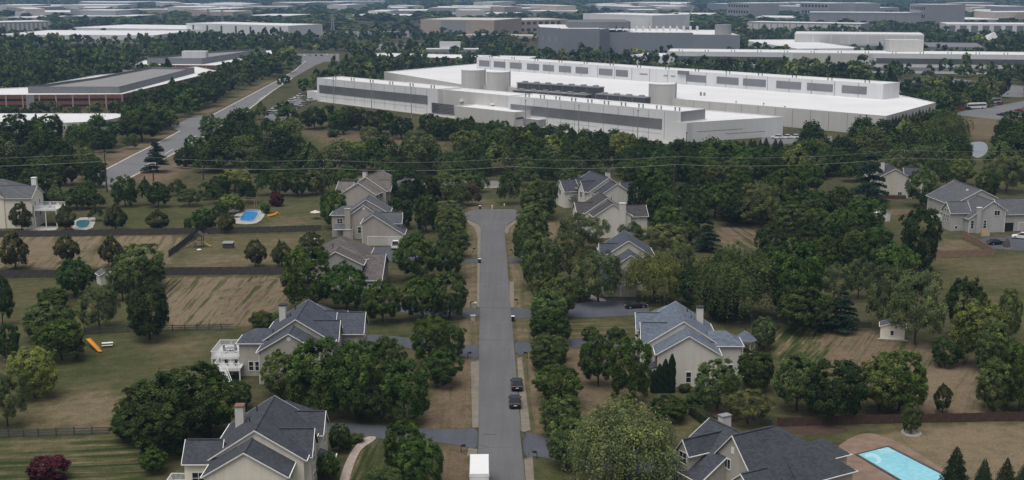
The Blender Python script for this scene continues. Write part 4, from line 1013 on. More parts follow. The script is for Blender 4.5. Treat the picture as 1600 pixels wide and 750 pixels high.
pool('round blue spa at the head of the freeform pool', [(384, 330.6), (384, 329), (404, 328.6), (405, 330.6)], 'pool_blue', sm=2, name='spa_pool')
pool('small dark teal pool beside the tall white deck', [(118, 352), (121, 345), (137, 344), (141, 347), (138, 355), (130, 357), (122, 356)], 'pool_teal',
     [(108, 359), (118, 341), (148, 339), (150, 345), (143, 360)], 'concrete', sm=1)
p = g(386, 323); t = thing('pool_pergola', (p[0], p[1], 0), 'weathered wooden pergola behind the bright blue pool', 'pergola')
for sx in (-2.6, 2.6):
    for sy in (-1.5, 1.5): MB().box(sx - .1, sx + .1, sy - .1, sy + .1, 0, 2.4).build('post', 'wood_tan', t)
for sy in (-1.5, 1.5): MB().box(-3.1, 3.1, sy - .06, sy + .06, 2.4, 2.6).build('beam', 'wood_tan', t)
for i in range(9): MB().box(-2.9 + i * .725 - .05, -2.9 + i * .725 + .05, -2, 2, 2.6, 2.75).build('rafter', 'wood_dark', t)
p = g(365, 340); t = thing('pool_umbrella', (p[0], p[1], 0), 'low grey umbrella on the pale pool surround', 'umbrella')
MB().cyl((0, 0), .03, 0, 2.2, 8).build('pole', 'grey_metal', t); MB().cyl((0, 0), 1.9, 1.9, 2.55, 8, r1=.05).build('canopy', 'wood_dark', t)
p = g(428, 338); t = thing('pool_slide', (p[0], p[1], 0), 'yellow and tan inflatable slide beside the bright blue pool', 'slide', rz=.35); t.scale = (.6, .6, .55)
MB().extrude([(-3.0, 0), (2.6, 0), (2.6, .7), (1.9, 1.6), (1.5, 1.9), (.7, 1.0), (-1.2, .55), (-3.0, .4)], 'y', -1.1, 1.1).build('slide_body', 'yellow_plastic', t)
for sy in (-1.2, 1.2): MB().tube([(-3.0, sy, .5), (-1.2, sy, .75), (.7, sy, 1.25), (1.6, sy, 2.1), (2.5, sy, 1.2)], .28, 8).build('side_tube', 'orange_plastic', t)
p = g(493, 342); t = thing('patio_umbrella', (p[0], p[1], 0), 'cream umbrella on the lawn by the dark round tree', 'umbrella')
MB().cyl((0, 0), .035, 0, 2.4, 8).build('pole', 'grey_metal', t); MB().cyl((0, 0), 1.6, 2.0, 2.6, 8, r1=.04).build('canopy', 'siding_sand', t)

# ------------------------------------------------------------------ yard things
p = g(311, 386); t = thing('playset', (p[0], p[1], 0), 'grey wooden playset with yellow slides by the dark fence', 'playset')
for sx in (-1, 1):
    for sy in (-.9, .9): MB().box(sx - .08, sx + .08, sy - .08, sy + .08, 0, 3.2).build('post', 'wood_dark', t)
MB().box(-1.15, 1.15, -1.05, 1.05, 1.5, 1.6).build('platform', 'wood_tan', t)
MB().extrude([(-1.3, 3.1), (1.3, 3.1), (0, 4.2)], 'y', -1.2, 1.2).build('roof', 'wood_dark', t)
for sg in (-1, 1): MB().extrude([(sg * 1.0, 1.5), (sg * 1.0, 1.62), (sg * 2.9, .35), (sg * 3.2, .3), (sg * 3.2, .18), (sg * 2.9, .2)], 'y', -.35, .35).build('slide', 'yellow_plastic', t)
MB().beam((0, 1, 2.9), (1.4, 3.6, 2.9), .12).beam((1.4, 3.6, 2.9), (.8, 3.9, 0), .1).beam((1.4, 3.6, 2.9), (2.1, 3.3, 0), .1).build('swing_beam', 'wood_tan', t)
p = g(311, 388.5); t = thing('play_disc', (p[0] + .3, p[1] - 1.2, 0), 'white round disc on the grass before the playset', 'toy'); MB().cyl((0, 0), .6, 0, .12, 16, r1=.5).build('disc', 'white_vinyl', t); MB().cyl((0, 0), .3, .12, .16, 12).build('hub', 'white_vinyl', t)
p = g(357, 387); t = thing('yard_structure', (p[0], p[1], 0), 'dark box-shaped yard structure standing on the olive lawn', 'box')  # purpose not known; built as a plain dark box with a lid
MB().box(-1.3, 1.3, -.9, .9, .12, 1.25).build('body', 'wood_dark', t); MB().extrude([(-1.05, 1.26), (1.05, 1.5), (1.05, 1.6), (-1.05, 1.36)], 'x', -1.4, 1.4).build('lid', 'grey_metal', t)
for sx in (-1.1, 1.1): MB().box(sx - .1, sx + .1, -.85, .85, 0, .12).build('skid', 'wood_tan', t)
A_, B_ = g(137, 539.5), g(157.5, 551); an = math.atan2(B_[1] - A_[1], B_[0] - A_[0]); t = thing('playground_slide', A_, 'orange plastic slide on the lawn below the wire fence', 'slide', rz=an); Ls = math.dist(A_[:2], B_[:2])
MB().extrude([(0, 1.3), (.4, 1.3), (Ls * .75, .35), (Ls, .25), (Ls, .15), (Ls * .75, .22), (.4, 1.18), (0, 1.18)], 'y', -.35, .35).build('chute', 'orange_plastic', t)
for sy in (-.38, .38): MB().beam((.3, sy, 1.38), (Ls * .8, sy, .42), .07, .2).build('side', 'orange_plastic', t)
MB().beam((.05, -.35, 1.3), (-.7, -.35, 0), .08).beam((.05, .35, 1.3), (-.7, .35, 0), .08).build('ladder', 'dark_metal', t)
for i in range(4): MB().beam((-.1 - i * .16, -.35, 1.02 - i * .28), (-.1 - i * .16, .35, 1.02 - i * .28), .05).build('rung', 'dark_metal', t)
p = g(168, 541.5); t = thing('picnic_table', (p[0], p[1], 0), 'white picnic table with benches beside the orange slide', 'table', rz=.25)
MB().box(-1.0, 1.0, -.4, .4, .72, .78).build('table_top', 'white_vinyl', t)
for sy in (-.75, .75): MB().box(-1.0, 1.0, sy - .15, sy + .15, .42, .47).build('bench', 'white_vinyl', t)
for sx in (-.7, .7): MB().beam((sx, -.8, 0), (sx, .3, .72), .09).beam((sx, .8, 0), (sx, -.3, .72), .09).beam((sx, -.8, .4), (sx, .8, .4), .08).build('leg_frame', 'dark_metal', t)
def bin_(px, py, label):
    p = g(px, py); t = thing('wheeled_bin', (p[0], p[1], .06), label, 'bin')
    v = [(-.27, -.3, 0), (.27, -.3, 0), (.27, .3, 0), (-.27, .3, 0), (-.33, -.37, 1.0), (.33, -.37, 1.0), (.33, .37, 1.0), (-.33, .37, 1.0)]
    MB().add(v, [(3, 2, 1, 0), (4, 5, 6, 7), (0, 1, 5, 4), (1, 2, 6, 5), (2, 3, 7, 6), (3, 0, 4, 7)]).build('bin_body', 'paint_black', t)
    MB().extrude([(-.4, 1.01), (.4, 1.01), (.4, 1.08), (0, 1.16), (-.4, 1.07)], 'x', -.36, .36).build('lid', 'bin_lid', t)
    for sx in (-.3, .3): MB().tube([(sx - .04, .3, .12), (sx + .04, .3, .12)], .12, 10).build('wheel', 'rubber', t)
bin_(749.5, 411, 'dark wheeled bin with pale lid beside the grey house drive'); bin_(801.5, 502, 'dark wheeled bin with pale lid on the shaded drive apron')
bin_(750, 327, 'dark wheeled bin with pale lid at the turning head')
def mailbox(px, py, side, label):
    p = g(px, py); t = thing('mailbox', (p[0], p[1], 0), label, 'mailbox')
    MB().box(-.06, .06, -.06, .06, 0, 1.15).build('post', 'dark_metal', t)
    MB().beam((0, 0, .95), (side * .55, 0, .95), .08, .08).build('arm', 'dark_metal', t)
    x0, x1 = sorted((side * .1, side * .7)); o = [(-.13, 1.0), (.13, 1.0), (.13, 1.15), (.09, 1.24), (0, 1.28), (-.09, 1.24), (-.13, 1.15)]
    MB().extrude(o, 'x', x0, x1).build('box', 'paint_black', t)
mailbox(720.5, 707, 1, 'black post mailbox by the box truck'); mailbox(839, 717, -1, 'black post mailbox by the willow drive'); mailbox(824, 560, -1, 'black post mailbox beside the blue-roofed house drive')
mailbox(731, 560, 1, 'black post mailbox at the beige house drive'); mailbox(809, 476, -1, 'black post mailbox at the hidden cream house drive'); mailbox(735, 480, 1, 'black post mailbox at the brown-roofed house drive')
mailbox(739, 395, 1, 'black post mailbox at the grey garage house drive'); mailbox(801, 397, -1, 'black post mailbox at the dark-roofed white house drive')
def stones(px, py, label):
    p = g(px, py); t = thing('entry_pier', (p[0], p[1], 0), label, 'pier')
    MB().box(-.45, .45, -.45, .45, 0, .9).build('pier', 'concrete', t); MB().box(-.52, .52, -.52, .52, .9, 1.02).build('cap', 'kerb_pale', t)
stones(739, 500, 'low stone pier below the brown-roofed house drive'); stones(741, 480, 'low stone pier above the brown-roofed house drive')
def marker(px, py, label, h=1.2):
    p = g(px, py); t = thing('marker_post', (p[0], p[1], 0), label, 'post')
    MB().box(-.1, .1, -.1, .1, 0, h - .4).build('stake', 'white_vinyl', t); MB().box(-.22, .22, -.06, .06, h - .4, h).build('plate', 'white_vinyl', t)
marker(769, 327, 'white marker post at the turning head kerb', 1.3); marker(788, 322, 'small white marker post in the grass past the turning head', .8)
p = g(1424, 677); t = thing('tree_ring', (p[0], p[1], 0), 'round pale stone ring about the small yard tree', 'tree ring')
k = 20; v = []
for r_, z in ((1.55, .0), (1.5, .22), (1.2, .22), (1.2, .1)): v += [(r_ * math.cos(2 * math.pi * i / k), r_ * math.sin(2 * math.pi * i / k), z) for i in range(k)]
MB().add(v, [(a * k + i, a * k + (i + 1) % k, (a + 1) * k + (i + 1) % k, (a + 1) * k + i) for a in range(3) for i in range(k)]).build('kerb_ring', 'concrete', t)
MB().cyl((0, 0), 1.22, 0, .14, 20).build('mulch_bed', 'pavers', t)
p = g(1573, 387); t = thing('stone_pile', (p[0], p[1], 0), 'grey cone-shaped covered pile beside the black sedan', 'pile')
MB().cyl((0, 0), 1.1, 0, 1.2, 9, r1=.75).cyl((0, 0), .75, 1.2, 2.6, 9, r1=.12).build('cover', 'wood_dark', t); MB().cyl((0, 0), 1.2, 0, .15, 9).build('base', 'wood_tan', t)
p = g(1540, 369); t = thing('plywood_sheet', (p[0], p[1], 0), 'tan plywood sheets leaning on the grey house wall', 'plywood', rz=.1)
for i in range(2): MB().extrude([(0 + i * .08, 0), (.06 + i * .08, 0), (.66 + i * .08, 1.9), (.6 + i * .08, 1.9)], 'x', -1.2 + i * .2, 1.2 - i * .15).build('sheet', 'wood_tan', t)
p = g(1559, 369); t = thing('lumber_stack', (p[0] + .3, p[1] - .6, 0), 'stack of reddish lumber before the open garage', 'lumber')
for i in range(3): MB().box(-1.7, 1.7, -.3 + i * .22, -.1 + i * .22, 0, .25).build('board', 'brick_dim', t)
for bed in ([(1238, 662), (1320, 668), (1330, 676), (1270, 681), (1215, 676)], [(1095, 640), (1180, 640), (1190, 662), (1100, 660)]): sheet('mulch_bed', smooth_poly(gl(bed), 2), .04, 'mulch')

# ------------------------------------------------------------------ power line
def pole(x, y, h, label, arms=((0, 2.6),), rz=.0):
    t = thing('utility_pole', (x, y, 0), label, 'utility pole', rz=rz)
    MB().tube([(0, 0, 0), (0, 0, h)], [.27, .18], 8).build('shaft', 'bark', t)
    for dz, w in arms:
        MB().box(-.07, .07, -w / 2, w / 2, h - .6 - dz, h - .45 - dz).build('crossarm', 'wood_tan', t)
        for k in (-1, 0, 1): MB().cyl((0, k * w * .45), .06, h - .45 - dz, h - .2 - dz, 6).build('insulator', 'white_vinyl', t)
    return t
PL = [(-260, 405, 13.2)]
for (bx_, ty, z) in ((163, 238, 13.2), (506, 248.5, 13), (797, 246, 13), (1054, 243, 13)):
    p = g(bx_, ty, z); PL.append((p[0], p[1], z))
PL.append((*g(1412, 233, 13)[:2], 13)); PL.append((*g(1700, 228, 13)[:2], 13))
plab = ['', 'tall bare utility pole at the near end of the wide road', 'utility pole behind the hedgerow of the blue pool yard', 'utility pole behind the turning head', 'utility pole with crossarms before the long white hall', 'utility pole in the trees past the cedar', '']
for (x, y, z), lb in zip(PL, plab):
    if lb: pole(x, y, z, lb, ((0, 2.4), (2.6, 1.8)))
SPAN = ['west of the tall roadside pole', 'from the roadside pole to the hedgerow pole', 'from the hedgerow pole to the turning head pole', 'from the turning head pole to the crossarm pole', 'from the crossarm pole to the cedar', 'past the pole near the cedar']
SPAN[0] = 'over the cream hipped house to the roadside pole'
for (a, b_), spn in zip(zip(PL, PL[1:]), SPAN):
    for dy, dz, r_ in ((0, -.25, .045), (0, -2.9, .07)):
        pts = []
        for i in range(13):
            f = i / 12; sag = 4 * f * (1 - f) * min(2.2, math.dist(a[:2], b_[:2]) * .018)
            pts.append((a[0] + (b_[0] - a[0]) * f, a[1] + (b_[1] - a[1]) * f + dy, a[2] + (b_[2] - a[2]) * f + dz - sag))
        o = MB().tube(pts, r_, 5).build('power_cable', 'wire_pale'); lb = ('thick lower grey cable ' if dz < -1 else 'thin upper grey wire ') + spn
        tag(o, lb, 'cable', 'spans of the power line')
for (bx_, by, ty) in ((240, 284, 262), (318, 281, 258), (610, 272, 262)):
    p = g(bx_, by); z = (by - ty) / pxm(p[0], p[1]); pole(p[0], p[1], z, {240: 'short utility pole beside the pine at the wide road', 318: 'short utility pole in the thicket right of the wide road'.replace('right of', 'past'), 610: 'short utility pole behind the tan gabled house'}[bx_], ((0, 1.2),))
# ------------------------------------------------------------------ data halls and other large buildings
def ccw(P):
    a = sum(P[i][0] * P[(i + 1) % len(P)][1] - P[(i + 1) % len(P)][0] * P[i][1] for i in range(len(P)))
    return P if a > 0 else P[::-1]
def inset(P, d):
    out = []; n = len(P)
    for i in range(n):
        p, c, q = Vector(P[i - 1]), Vector(P[i]), Vector(P[(i + 1) % n]); a = (c - p).normalized(); b_ = (q - c).normalized()
        na, nb = Vector((-a.y, a.x)), Vector((-b_.y, b_.x)); bis = (na + nb); bis = bis / max(.3, bis.length_squared / 2) if bis.length > 1e-6 else na
        k = c + bis * d; out.append((k.x, k.y))
    return out
class Hall:
    def __init__(s, label, x, y, name='data_hall', cat='building'):
        s.o = (x, y); s.root = thing(name, (x, y, 0), label, cat)
    def loc(s, P): return [(p[0] - s.o[0], p[1] - s.o[1]) for p in P]
    def block(s, P, z1, z0=0., wall='dc_white', roof='dc_roof', par=.5, cope='dc_roof', world=True):
        """walls, sunk roof deck and coping over a plan outline"""
        P = ccw(s.loc(P) if world else P); n = len(P)
        w = MB(); w.prism(P, z0, z1, top=False); wo = w.build('wall', wall, s.root)
        I = inset(P, .35)
        MB().prism(I, z1 - par - .1, z1 - par).build('roof', roof, s.root)
        v = [(*p, z1) for p in P] + [(*p, z1) for p in I] + [(*p, z1 - par) for p in I]
        MB().add(v, [(i, (i + 1) % n, n + (i + 1) % n, n + i) for i in range(n)] + [(n + i, n + (i + 1) % n, 2 * n + (i + 1) % n, 2 * n + i) for i in range(n)]).build('coping', cope, wo)
        return P
    def panel(s, a, b_, f0, f1, z0, z1, mat='dc_grey', name='wall_panel', d=.12, world=True):
        if world: a, b_ = s.loc([a, b_])
        A_, B_ = Vector(a[:2]), Vector(b_[:2]); e = (B_ - A_); u = e.normalized(); nn = Vector((u.y, -u.x))
        p, q = A_ + e * f0, A_ + e * f1
        v = [(*(p - nn * .05), z0), (*(q - nn * .05), z0), (*(q + nn * d), z0), (*(p + nn * d), z0)]; v += [(x, y, z1) for x, y, _ in v]
        return MB().add(v, [(0, 1, 2, 3), (7, 6, 5, 4), (3, 2, 6, 7), (0, 3, 7, 4), (2, 1, 5, 6), (1, 0, 4, 5)]).build(name, mat, s.root)
    def box(s, name, mat, x0, x1, y0, y1, z0, z1):
        return MB().box(x0 - s.o[0], x1 - s.o[0], y0 - s.o[1], y1 - s.o[1], z0, z1).build(name, mat, s.root)
    def joints(s, a, b_, step, z0, z1, mat='dc_end'):
        A_, B_ = Vector(a[:2]), Vector(b_[:2]); n = max(2, round((B_ - A_).length / step))
        for i in range(1, n): s.panel(a, b_, i / n - .0004 * 30 / n * 1.2, i / n + .0004 * 30 / n * 1.2, z0, z1, mat, 'panel_joint', .025)
    def vents(s, a, b_, n, z, off=3.0, pair=2.4):
        """pairs of short dark roof stacks along an edge"""
        A_, B_ = Vector(s.loc([a])[0]), Vector(s.loc([b_])[0]); e = B_ - A_; u = e.normalized(); nn = Vector((-u.y, u.x)); src = None
        for i in range(n):
            for k in (-.5, .5):
                q = A_ + e * ((i + .5) / n) + u * pair * k + nn * off
                if src is None: src = o = MB().cyl((0, 0), .32, 0, 1.5, 8).cyl((0, 0), .48, 1.5, 1.7, 8).build('roof_stack', 'equip_grey', s.root)
                else: o = src.copy(); col.objects.link(o)
                o.location = (q.x, q.y, z)

G2 = lambda px, py, z=0.: Vector(g(px, py, z)[:2])
# ---- the long white hall facing the houses
a0, a1 = G2(495, 121.5, 13), G2(689, 138.7, 13); b0, b1 = G2(781.5, 150.5, 13), G2(1064, 174.5, 13)
u_ = (b1 - a0).normalized(); back = Vector((-u_.y, u_.x)); HL = Hall('long white windowless hall with a grey louvre band facing the houses', *b0)
# all on one straight frontage
L_tot = (b1 - a0).length; fr = lambda d: a0 + u_ * d
dA, dB = (a1 - a0).dot(u_), (b0 - a0).dot(u_); TH_ = 17.0
HL.block([fr(0), fr(dA), fr(dA) + back * TH_, fr(0) + back * TH_], 13)
HL.block([fr(dA) + back * 2.5, fr(dB) + back * 2.5, fr(dB) + back * TH_, fr(dA) + back * TH_], 12.7, wall='dc_beige')
HL.block([fr(dB), fr(L_tot), fr(L_tot) + back * TH_, fr(dB) + back * TH_], 13.05)
kx = G2(1100, 168, 13)
e0, e1 = fr(L_tot), fr(L_tot) + back * TH_
HL.panel(e0, e1, .0, 1.0, 0, 12.9, 'dc_end', 'end_cladding', d=.1)
nseg = 6
for i in range(nseg): HL.panel(fr(0), fr(dA), .02 + .905 * i / nseg, .02 + .905 * (i + 1) / nseg - .0015, 4.5, 9.1, name='louvre_panel')
for i in range(9): HL.panel(fr(dB), fr(L_tot), .015 + .89 * i / 9, .015 + .89 * (i + 1) / 9 - .001, 4.5, 9.1, name='louvre_panel')
for (p, q, f0, f1) in ((fr(0), fr(dA), .03, .9), (fr(dB), fr(L_tot), .02, .22), (fr(dB), fr(L_tot), .30, .55), (fr(dB), fr(L_tot), .62, .9)): HL.panel(p, q, f0, f1, 2.55, 2.65, 'dc_grey', 'joint_strip', .04)
for k in (.28, .72): HL.panel(fr(dA) + back * 2.5, fr(dB) + back * 2.5, k, k + .05, 7.4, 8.3, 'dc_roof', 'wall_lamp', .8)
HL.vents(fr(3), fr(dA), 6, 12.5, 4); HL.vents(fr(dB + 4), fr(L_tot), 10, 12.5, 4)
for p_, q_ in ((fr(0), fr(dA)), (fr(dB), fr(L_tot))): HL.joints(p_, q_, 9, .2, 12.4)
# low annex and louvred dock in front
an0, an1 = G2(663, 172, 6.2), G2(765, 181.5, 6.2); off = -back * 14
p0 = fr((an0 - a0).dot(u_)); p1 = fr((an1 - a0).dot(u_))
HL.block([p0 - back * 11, p1 - back * 11, p1 + back * 2.4, p0 + back * 2.4], 6.9, wall='dc_beige')
HL.block([p1 - back * 5, p1 + u_ * 10 - back * 5, p1 + u_ * 10 - back * .1, p1 - back * .1], 3.6, wall='dc_end')
HL.panel(p1 - back * 11, p1 - back * .2, .1, .55, 3.4, 4.2, 'dark_equip', 'sign_board', .1)
dk0 = p0 - u_ * 30; dk1 = p0 - u_ * 13
HL.block([fr(-13) + back * 2, fr(-.2) + back * 2, fr(-.2) + back * 11, fr(-13) + back * 11], 4.6)
for i in range(7): HL.panel(dk0 - back * .2, dk1 - back * .2, 0, 1, .6 + i * .75, 1.2 + i * .75, 'dark_equip', 'louvre_slat', .35)
# low wing at the end of the frontage
w0, w1 = G2(1066, 205, 8), G2(1224, 181, 9)
q0 = fr(L_tot) + Vector((.2, -.2)); wd = (w1 - q0); wdn = wd.normalized()
HL.block([fr(L_tot - 3) - back * 1.0, fr(L_tot + 4) - back * 1.0, fr(L_tot + 4) + back * 3 , w1, w1 - u_ * 70, fr(L_tot - 70) + back * (TH_ + .05), fr(L_tot + .1) + back * (TH_ + .05), fr(L_tot + .1) + back * .2], 8.6)
lw0, lw1 = fr(L_tot + 4) + back * 3, w1
HL.panel(lw0, lw1, .05, .55, 4.3, 4.45, 'dc_grey', 'joint_strip', .04); HL.panel(lw0, lw1, .35, .8, 2.6, 2.75, 'dc_grey', 'joint_strip', .04)
# lamp masts before the frontage
def mast(px, by, ty, label, group):
    p = g(px, by); h = (by - ty) / pxm(p[0], p[1]); t = thing('lamp_mast', (p[0], p[1], 0), label, 'lamp post', group)
    MB().tube([(0, 0, 0), (0, 0, h)], [.22, .14], 8).build('shaft', 'grey_metal', t); MB().box(-.25, .25, -.7, .7, h, h + .3).build('lamp_head', 'dark_metal', t)
for px_, by, ty in ((522, 171, 127), (581, 178, 132), (643, 186, 138), (821, 206, 157), (904, 214, 165), (996, 226, 173), (1072, 236, 208)): mast(px_, by, ty, 'slim grey lamp mast standing before the long white hall', 'lamp masts before the long white hall')
for px_, by, ty in ((1150, 205, 201), (1120, 186, 166), (1149, 189, 163), (1192, 192, 166), (1225, 195, 171)): mast(px_, by, ty - 4, 'slim dark lamp mast in the yard between the halls', 'lamp masts between the halls')
# ---- big flat hall with the tall upper storey behind
HB = Hall('wide flat white hall with tall upper storey of grey panels', 60, 680)
r = [G2(600, 112, 9), G2(718, 131, 9), G2(1060, 154.5, 9), G2(1385, 181, 9), G2(1462, 160, 9), G2(1400, 147, 9), G2(748, 99, 9)]
HB.block(r, 9, wall='dc_beige')
t0_, t1_ = G2(745, 106, 9), G2(1379, 154, 9); ub = (t1_ - t0_).normalized(); bb = Vector((-ub.y, ub.x))
HB.block([t0_, t1_, t1_ + bb * 16, t0_ + bb * 16], 16.4, z0=8.4)
zp0, zp1 = 10.4, 14.4
segs = [(.008, .045), (.055, .095), (.105, .145), (.157, .197), (.204, .240), (.250, .288), (.297, .335), (.36, .40), (.405, .44), (.455, .505), (.578, .628), (.648, .700), (.706, .758), (.776, .830), (.838, .892), (.905, .955)]
for i, (f0, f1) in enumerate(segs):
    if .44 < f0 < .57 and f1 < .51: continue
    HB.panel(t0_, t1_, f0 * 1.02, f1 * 1.02 - .004, zp0, zp1, 'screen_grey' if 0 else 'dc_grey', 'grey_panel', .15)
for f0, f1 in ((.475, .495), (.535, .545), (.553, .563)): HB.panel(t0_, t1_, f0, f1, 12.4, 13.2, 'dc_end', 'wall_vent', .1)
HB.panel(t0_, t1_, .572, .596, 14.2, 16.4, 'slate_screen', 'roof_hood', 1.2)
HB.vents(t0_, t1_, 14, 15.9, 3); HB.joints(r[2], r[3], 10, .2, 8.6); HB.joints(t0_, t1_, 14, 8.6, 16)
for px_ in (930, 1095): 
    q = G2(px_, 148 if px_ > 1000 else 139, 9); HB.box('roof_hatch', 'dc_end', q.x - .5, q.x + .5, q.y - .5, q.y + .5, 8.4, 10.4); HB.box('roof_hatch', 'dc_end', q.x + 1.4, q.x + 2.4, q.y - .5, q.y + .5, 8.4, 10.2)
# storage tanks
def tank(px, by, w_px, ty, label, mat='dc_beige'):
    p = g(px, by); s_ = pxm(p[0], p[1]); r_ = w_px / s_ / 2; h = (by - ty) / s_ ; c = (p[0], p[1] + r_)
    t = thing('storage_tank', (c[0], c[1], 0), label, 'tank'); n = 40
    MB().cyl((0, 0), r_, 0, h, n).build('shell', mat, t); MB().cyl((0, 0), r_ + .12, h, h + .3, n).build('rim', 'dc_roof', t); MB().cyl((0, 0), r_, h + .3, h + .7, n, r1=.3).build('roof', 'dc_roof', t)
    MB().box(r_ - .1, r_ + .5, -1.2, -.6, 0, h + .8).build('ladder', 'grey_metal', t)
tank(739, 159, 37, 111, 'pale round storage tank at the end of the tank pair'); tank(778, 162, 37, 114, 'pale round storage tank next to the cooling racks'); tank(1036, 182, 42, 133, 'single wide white storage tank past the cooling racks')
# cooling racks between the halls
def rack(px0, px1, y0, y1, zt, label, tall=False):
    A_, B_ = G2(px0, y0), G2(px1, y1); n = max(3, round((B_ - A_).length / 7.5)); t = thing('cooling_rack', (*A_, 0), label, 'cooling rack'); e = B_ - A_; u = e.normalized(); an = math.atan2(u.y, u.x); src = None; st = e.length / n
    t.rotation_euler = (0, 0, an)
    MB().box(0, e.length, -2.6, 2.6, zt - .5, zt).build('gantry', 'equip_grey', t)
    for i in range(n):
        if src is None:
            src = [MB().box(.3, st - .3, -2.5, 2.5, .3, zt - .6).build('chiller', 'dark_equip', t), MB().cyl((st / 2, 0), min(1.6, st * .3), zt, zt + .7, 12).build('fan_cowl', 'grey_metal', t), MB().box(-.12, .12, -2.7, -2.5, 0, zt + .2).build('post', 'dc_end', t)]; cur = src
        else:
            cur = [o.copy() for o in src]
            for o in cur: col.objects.link(o)
        for o in cur: o.location = (i * st, 0, 0)
rack(806, 920, 170, 179, 10.5, 'dark cooling rack behind the long hall, next to the tank pair'); rack(812, 940, 165, 174.5, 13, 'dark cooling rack in the second row beside the flat hall')
rack(935, 1012, 179, 186, 11, 'tall dark cooling rack beside the single wide tank')

# ---- brick offices across the wide road
BO = Hall('low brick office with grey roof screen beside the wide road', -190, 640, 'brick_office')
r = [G2(-70, 148.5, 8), G2(191, 147, 8), G2(342, 111, 8), G2(306, 104, 8), G2(152, 117, 8), G2(45, 136, 8), G2(-70, 141, 8)]
BO.block(r, 8, wall='brick')
f0_, f1_, f2_ = r[0], r[1], r[2]
for a_, b_, n in ((f0_, f1_, 10), (f1_, f2_, 14)):
    for z in (1.4, 4.6): BO.panel(a_, b_, .01, .99, z, z + 1.2, 'glass_dark', 'window_band', .05)
    for i in range(n + 1): BO.panel(a_, b_, max(0, i / n - .004), min(1, i / n + .004), 0, 7.6, 'taupe', 'pier', .18)
BO.panel(f0_, f1_, .42, .47, 0, 7.8, 'dc_end', 'entrance', .3)
BO.block([G2(44, 144.5, 8), G2(187, 144.5, 8), G2(304, 113, 8), G2(235, 112, 8), G2(150, 129, 8)], 11.2, z0=7.4, wall='slate_screen', roof='screen_grey', par=1.4, cope='slate_screen')
for i in range(9):
    q = G2(195 + i * 6, 113 + (i % 2), 8); BO.box('roof_unit', 'dc_end', q.x - 1.2, q.x + 1.2, q.y - 1.2, q.y + 1.2, 7.4, 9.6)
BP = Hall('second low brick office behind with tall grey screen', -150, 850, 'brick_office')
r = [G2(211, 101, 8), G2(337, 102, 8), G2(425, 84, 8), G2(424, 78, 8), G2(330, 86, 8), G2(225, 94, 8)]
BP.block(r, 8, wall='brick')
for a_, b_, n in ((r[0], r[1], 8), (r[1], r[2], 8)):
    BP.panel(a_, b_, .02, .98, 4.4, 5.6, 'glass_dark', 'window_band', .05)
    for i in range(n): BP.panel(a_, b_, i / n, i / n + .008, 0, 7.6, 'taupe', 'pier', .18)
BP.block([G2(230, 99, 8), G2(316, 99.5, 8), G2(416, 83, 8), G2(330, 88, 8)], 12, z0=7.4, wall='slate_screen', roof='screen_grey', par=1.4, cope='slate_screen')
q = G2(305, 88, 12); BP.box('stair_tower', 'dc_white', q.x - 9, q.x + 9, q.y - 4, q.y + 4, 7, 16)
# ---- white office with curved corner
WO = Hall('white two-storey office with curved corner and ribbon windows', -230, 520, 'white_office')
cr = smooth_poly([(105, 191.5), (150, 189.5), (180, 185), (193, 181), (193, 178.5)], 2, False)
P = [G2(-80, 191, 7.5)] + [G2(a_, b_, 7.5) for a_, b_ in cr] + [G2(180, 177, 7.5), G2(-80, 177, 7.5)]
WO.block(P, 7.5, wall='dc_beige', par=.3)
for i in range(len(P) - 3):
    for z in (1.2, 4.6): WO.panel(P[i], P[i + 1], .02, .98, z, z + 1.3, 'glass_dark', 'ribbon_window', .06)
WO.panel(P[0], P[1], .9, .97, 1, 6, 'taupe', 'wall_panel', .1)
q0 = G2(165, 214); q1 = G2(193, 209); MB().prism(WO.loc([q0, q1, q1 + Vector((2, 9)), q0 + Vector((0, 10))]), 3.2, 3.9).build('porch_roof', 'dc_roof', WO.root)
for k in (.05, .35, .65, .95):
    c = q0 + (q1 - q0) * k + Vector((0, .8)); WO.box('porch_post', 'dc_white', c.x - .25, c.x + .25, c.y - .25, c.y + .25, 0, 3.2)

# ---- more distant halls, each by its front roof edge
def far_hall(label, a, b_, z, depth, wall='dc_white', roof='dc_roof', name='warehouse', bands=(), panels=None, cope='dc_roof', perp=None, pmat='dc_grey', win=None, cat='building'):
    A_, B_ = G2(*a, z), G2(*b_, z); u = (B_ - A_).normalized(); nn = Vector((-u.y, u.x)) if perp is None else Vector(perp).normalized()
    h = Hall(label, (A_.x + B_.x) / 2, (A_.y + B_.y) / 2, name, cat); h.block([A_, B_, B_ + nn * depth, A_ + nn * depth], z, wall=wall, roof=roof, cope=cope)
    for (f0, f1, z0, z1, mt) in bands: h.panel(A_, B_, f0, f1, z0, z1, mt, 'wall_band', .15)
    if panels:
        n, z0, z1, fill = panels
        for i in range(n): h.panel(A_, B_, (i + (1 - fill) / 2) / n, (i + 1 - (1 - fill) / 2) / n, z0, z1, pmat, 'wall_panel', .2)
    if win:
        n, rows, f0, f1 = win
        for j in range(rows):
            for i in range(n): h.panel(A_, B_, f0 + (f1 - f0) * (i + .2) / n, f0 + (f1 - f0) * (i + .8) / n, z * (j + .3) / rows, z * (j + .72) / rows, 'glass_dark', 'window', .1)
    return h, A_, B_
h, A_, B_ = far_hall('long white hall with grey band behind the flat hall', (1043, 80), (1640, 86), 14.5, 40, bands=((.02, .33, 7, 11, 'dc_grey'), (.56, .98, 7, 11, 'dc_grey'), (.34, .55, 0, 14, 'dc_beige'), (.02, .98, 2, 4.5, 'dc_end')), name='data_hall')
